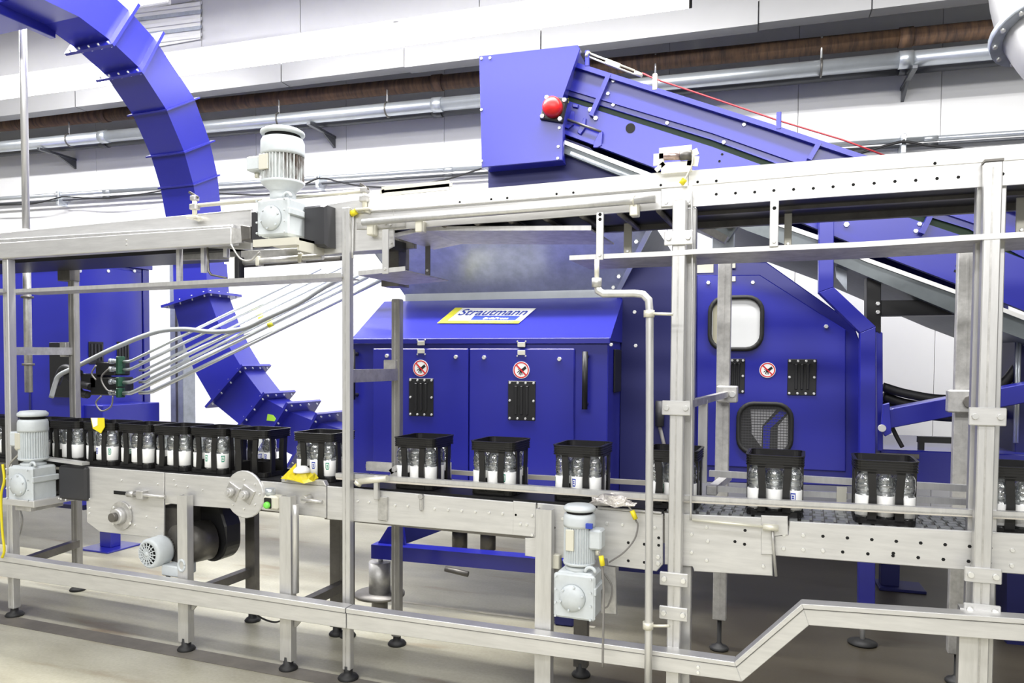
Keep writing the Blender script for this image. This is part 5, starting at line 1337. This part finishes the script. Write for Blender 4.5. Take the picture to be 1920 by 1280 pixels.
# stepped lower block, leg and foot
p0, p1 = atx(212, 748, XC+.1), atx(297, 752, XC+.1)
MB().box(XC-.3, XC+.22, p0.y-.2, p1.y-.1, .80, p1.z, .005).build('lower_block', blue, cab)
f = atz(207, 1026, 0)
MB().box(f.x-.17, f.x+.17, f.y-.17, f.y+.17, 0, .014, .003).build('foot_plate', blue, cab)
MB().box(f.x-.065, f.x+.065, f.y-.05, f.y+.05, .014, .5, .004).build('leg', blue, cab)
MB().box(XC-2.6, XC-.1, y0+.1, y0+.2, .36, .5, .004).build('sill', navy, cab)
# manifold block with fittings
ym = 4.0
man = thing('valve_manifold', 'dark hydraulic valve manifold with silver pipe fittings before the blue cabinet', 'manifold', at(200, 710, ym))
for (x0, y0_, x1, y1_) in ((178, 678, 215, 704), (168, 706, 222, 742), (150, 700, 180, 728)):
    a, b = at(x0, y0_, ym), at(x1, y1_, ym); MB().box(a.x, b.x, ym, ym+.14, b.z, a.z, .008).build('valve_block', black, man)
for x, y in ((226, 677), (226, 692), (226, 716), (226, 736)):
    p = at(x, y, ym-.01); MB().cbox(p, .03, .06, .07, .005).build('clamp_block', mat('clamp_green', (.01, .06, .03), .5) if 'clamp_green' not in MATS else MATS['clamp_green'], man)
    MB().cyl(p-Vector((.085, 0, 0)), p-Vector((.02, 0, 0)), .016, n=10).cyl(p-Vector((.10, 0, 0)), p-Vector((.075, 0, 0)), .022, n=6).build('fitting', pipe_m, man)
for pts in ([(205, 690), (190, 708), (200, 730), (215, 735)], [(180, 685), (172, 700), (180, 712)], [(212, 742), (208, 762), (190, 770), (180, 755), (190, 742)]):
    MB().tube(smooth_path([at(x, y, ym-.03) for x, y in pts]), .006, 6).build('thin_loop', gcable, man)
# tubes from the manifold to the press
tubes = [((232, 678), (247, 676), (602, 503)), ((232, 693), (247, 691), (624, 505)), ((262, 678), (280, 673), (640, 501)), ((262, 694), (278, 690), (652, 508)),
         ((232, 717), (252, 713), (662, 513)), ((262, 716), (282, 710), (672, 516)), ((232, 737), (254, 733), (690, 518)), ((262, 736), (287, 733), (716, 524))]
ords = ('topmost', 'second', 'third', 'fourth', 'fifth', 'sixth', 'seventh', 'lowest')
for i, (a, b, c) in enumerate(tubes):
    Y = 4.0 if i in (0, 1, 4, 6) else 4.07
    P = [at(*a, Y), at(lerp(a[0], b[0], .6), a[1]-.5, Y), at(*b, Y), at(lerp(b[0], c[0], .08), lerp(b[1], c[1], .08), Y+.02), at(*c, 4.5)]
    tag(MB().tube(P, (.011, .011, .010, .010, .014, .012, .016, .015)[i], 8).build('hydraulic_tube', hyd_m),
        f'{ords[i]} of the eight slanting zinc hydraulic tubes crossing before the blue arched duct', 'tube', 'slanting hydraulic tubes')
    if i in (4, 6):
        p = P[3].lerp(P[4], .55); d = (P[4]-P[3]).normalized()
        tag(MB().cyl(p-d*.02, p+d*.02, .018, n=10).build('tube_tape', yelp), ('yellow mark on the fifth slanting hydraulic tube', 'yellow mark on the seventh slanting hydraulic tube')[i == 6], 'tape')
tag(MB().tube(smooth_path([at(x, y, 3.95+.0007*(x-98)) for x, y in ((96, 745), (104, 718), (112, 703), (142, 688), (215, 652), (290, 623), (345, 617), (400, 622), (455, 616), (500, 596), (560, 568), (600, 543), (642, 518))]), .017, 10).build('corrugated_hose', hose_m), 'thick grey hose arching over the slanting hydraulic tubes', 'hose')
hose_pts = [((150, 700), (120, 690), (105, 720)), ((170, 725), (140, 715), (115, 690)), ((165, 740), (150, 735), (130, 700))]
for i, pp in enumerate(hose_pts):
    tag(MB().tube(smooth_path([at(x, y, 4.0) for x, y in pp]), .028, 8).build('hydraulic_hose', cable_m), ('upper', 'middle', 'lower')[i]+' of three black hoses entering the opening of the blue cabinet', 'hose')

# ---------------------------------------------------------------- arched blue duct (bends in the Y-Z plane)
ax = thing('arched_duct', 'blue square chute arching down from the ceiling and curving behind the crates', 'duct', (-4.68, 5.6, .9))
XR, XL = -4.5, -4.84
inner = [(3.30, 3.86), (3.62, 3.86), (3.86, 3.80), (4.10, 3.70), (4.34, 3.48), (4.51, 3.21), (4.60, 2.98), (4.66, 2.72), (4.70, 2.40)]
outer = [(3.40, 4.14), (3.80, 4.14), (4.02, 4.07), (4.24, 3.96), (4.62, 3.65), (4.78, 3.36), (4.86, 3.11), (4.90, 2.82), (4.93, 2.40)]
def ring(i): return [(XL, *inner[i]), (XR, *inner[i]), (XR, *outer[i]), (XL, *outer[i])]
for i in range(len(inner)-1):
    MB().loft([ring(i), ring(i+1)], False, False).build('duct_segment', blue if i % 2 else blue, ax)
def flange(i, e=.05, th=.012):
    a, b = Vector((0, *inner[i])), Vector((0, *outer[i])); d = (b-a).normalized(); n = Vector((0, -d.z, d.y))
    a, b = a-d*e, b+d*e
    P = [Vector((XL-e, a.y, a.z)), Vector((XR+e, a.y, a.z)), Vector((XR+e, b.y, b.z)), Vector((XL-e, b.y, b.z))]
    f = MB().hexa([p-n*th for p in P]+[p+n*th for p in P]).build('flange', blue, ax)
    mb = MB()
    for k in range(5):
        if e < .05: break
        for q in ((lerp(P[0], P[1], (k+.5)/5), .02),):
            c = q[0]+d*.02; mb.cyl(c-n*.022, c+n*.022, .007, n=6)
    if e >= .05: mb.build('bolt_heads', bolt_m, f, kind='stuff')
for i in (2, 3, 4, 5, 6, 7): flange(i, .06 if i in (2, 3) else (.03 if i < 6 else .016), .010 if i in (2, 3) else .006)
# last flanged piece at the bottom
# lower run: bends to the right in the plane of its front face
YD0, YD1 = 4.72, 4.96
low = [((320, 500), (384, 497)), ((326, 572), (390, 552)), ((340, 630), (408, 602)), ((362, 690), (428, 647)), ((400, 755), (455, 692)), ((455, 800), (497, 747)), ((505, 832), (542, 771)), ((560, 858), (597, 792)), ((640, 880), (665, 812))]
lowp = [(at(*a, YD0), at(*b, YD0)) for a, b in low]
lowp[0] = (Vector((XL, YD0, 2.40)), Vector((XR, YD0, 2.40)))
def lring(i):
    a, b = lowp[i]; return [(a.x, YD0, a.z), (b.x, YD0, b.z), (b.x, YD1, b.z), (a.x, YD1, a.z)]
for i in range(len(lowp)-1):
    MB().loft([lring(i), lring(i+1)], False, False).build('duct_segment', blue, ax)
def lflange(i, e, th=.010):
    a, b = lowp[i]; d = (b-a).normalized(); n = Vector((-d.z, 0, d.x))
    a, b = a-d*e, b+d*e; y0, y1 = Vector((0, -e, 0)), Vector((0, YD1-YD0+e, 0))
    P = [a+y0, b+y0, b+y1, a+y1]
    f = MB().hexa([p-n*th for p in P]+[p+n*th for p in P]).build('flange', blue, ax)
    mb = MB()
    for k in range(4):
        c = P[0].lerp(P[1], (k+.5)/4)+Vector((0, .02, 0)); mb.cyl(c-n*.024, c+n*.020, .006, n=6)
        c = P[1].lerp(P[2], (k+.5)/4)-d*.02; mb.cyl(c-n*.024, c+n*.020, .006, n=6)
    mb.build('bolt_heads', bolt_m, f, kind='stuff')
for i, e in ((1, .07), (4, .05), (5, .07), (6, .09), (7, .09)): lflange(i, e)
MB().prism(sheet([(502, 776), (512, 778), (521, 790), (500, 788)], YD0-.004), YD0-.006, YD0-.001, 'y').build('lime_sticker', lime, ax, label='lime green sticker')
# straight feed branch leaving to the left at the top
MB().box(-6.6, XL, 3.32, 3.64, 3.87, 4.2, .004).build('feed_branch', blue, ax)
MB().box(XL-.03, XL+.02, 3.27, 3.70, 3.80, 4.26, .004).build('branch_flange', blue, ax)
a = at(100, 40, 3.5)
# ceiling rod and galvanised column
p = at(47, 300, 3.72)
t = thing('ceiling_rod', 'pale steel rod from the ceiling down past the far left of the conveyors', 'rod', (p.x, 3.72, at(47, 780, 3.72).z))
zz = [at(47, y, 3.72).z for y in (25, 430, 735)]
MB().cyl((p.x, 3.72, zz[1]), (p.x, 3.72, zz[0]+.6), .024, n=14).build('upper_rod', post_m, t)
MB().cyl((p.x, 3.72, zz[2]), (p.x, 3.72, zz[1]), .026, n=14).build('lower_rod', steel2, t)
for y in (557, 683): z = at(47, y, 3.72).z; MB().cyl((p.x, 3.72, z-.008), (p.x, 3.72, z+.008), .04, n=14).build('collar', dsteel, t)
p = at(331, 650, 4.95)
t = thing('duct_column', 'galvanised square column standing behind the blue arched duct', 'column', (p.x, 5, 0))
MB().box(p.x-.075, p.x+.07, 4.95, 5.09, 0, at(331, 470, 4.95).z, .004).build('column', galv, t)
MB().box(p.x-.01, p.x+.01, 4.945, 4.95, .1, at(331, 480, 4.95).z).build('slot_line', dsteel, t)
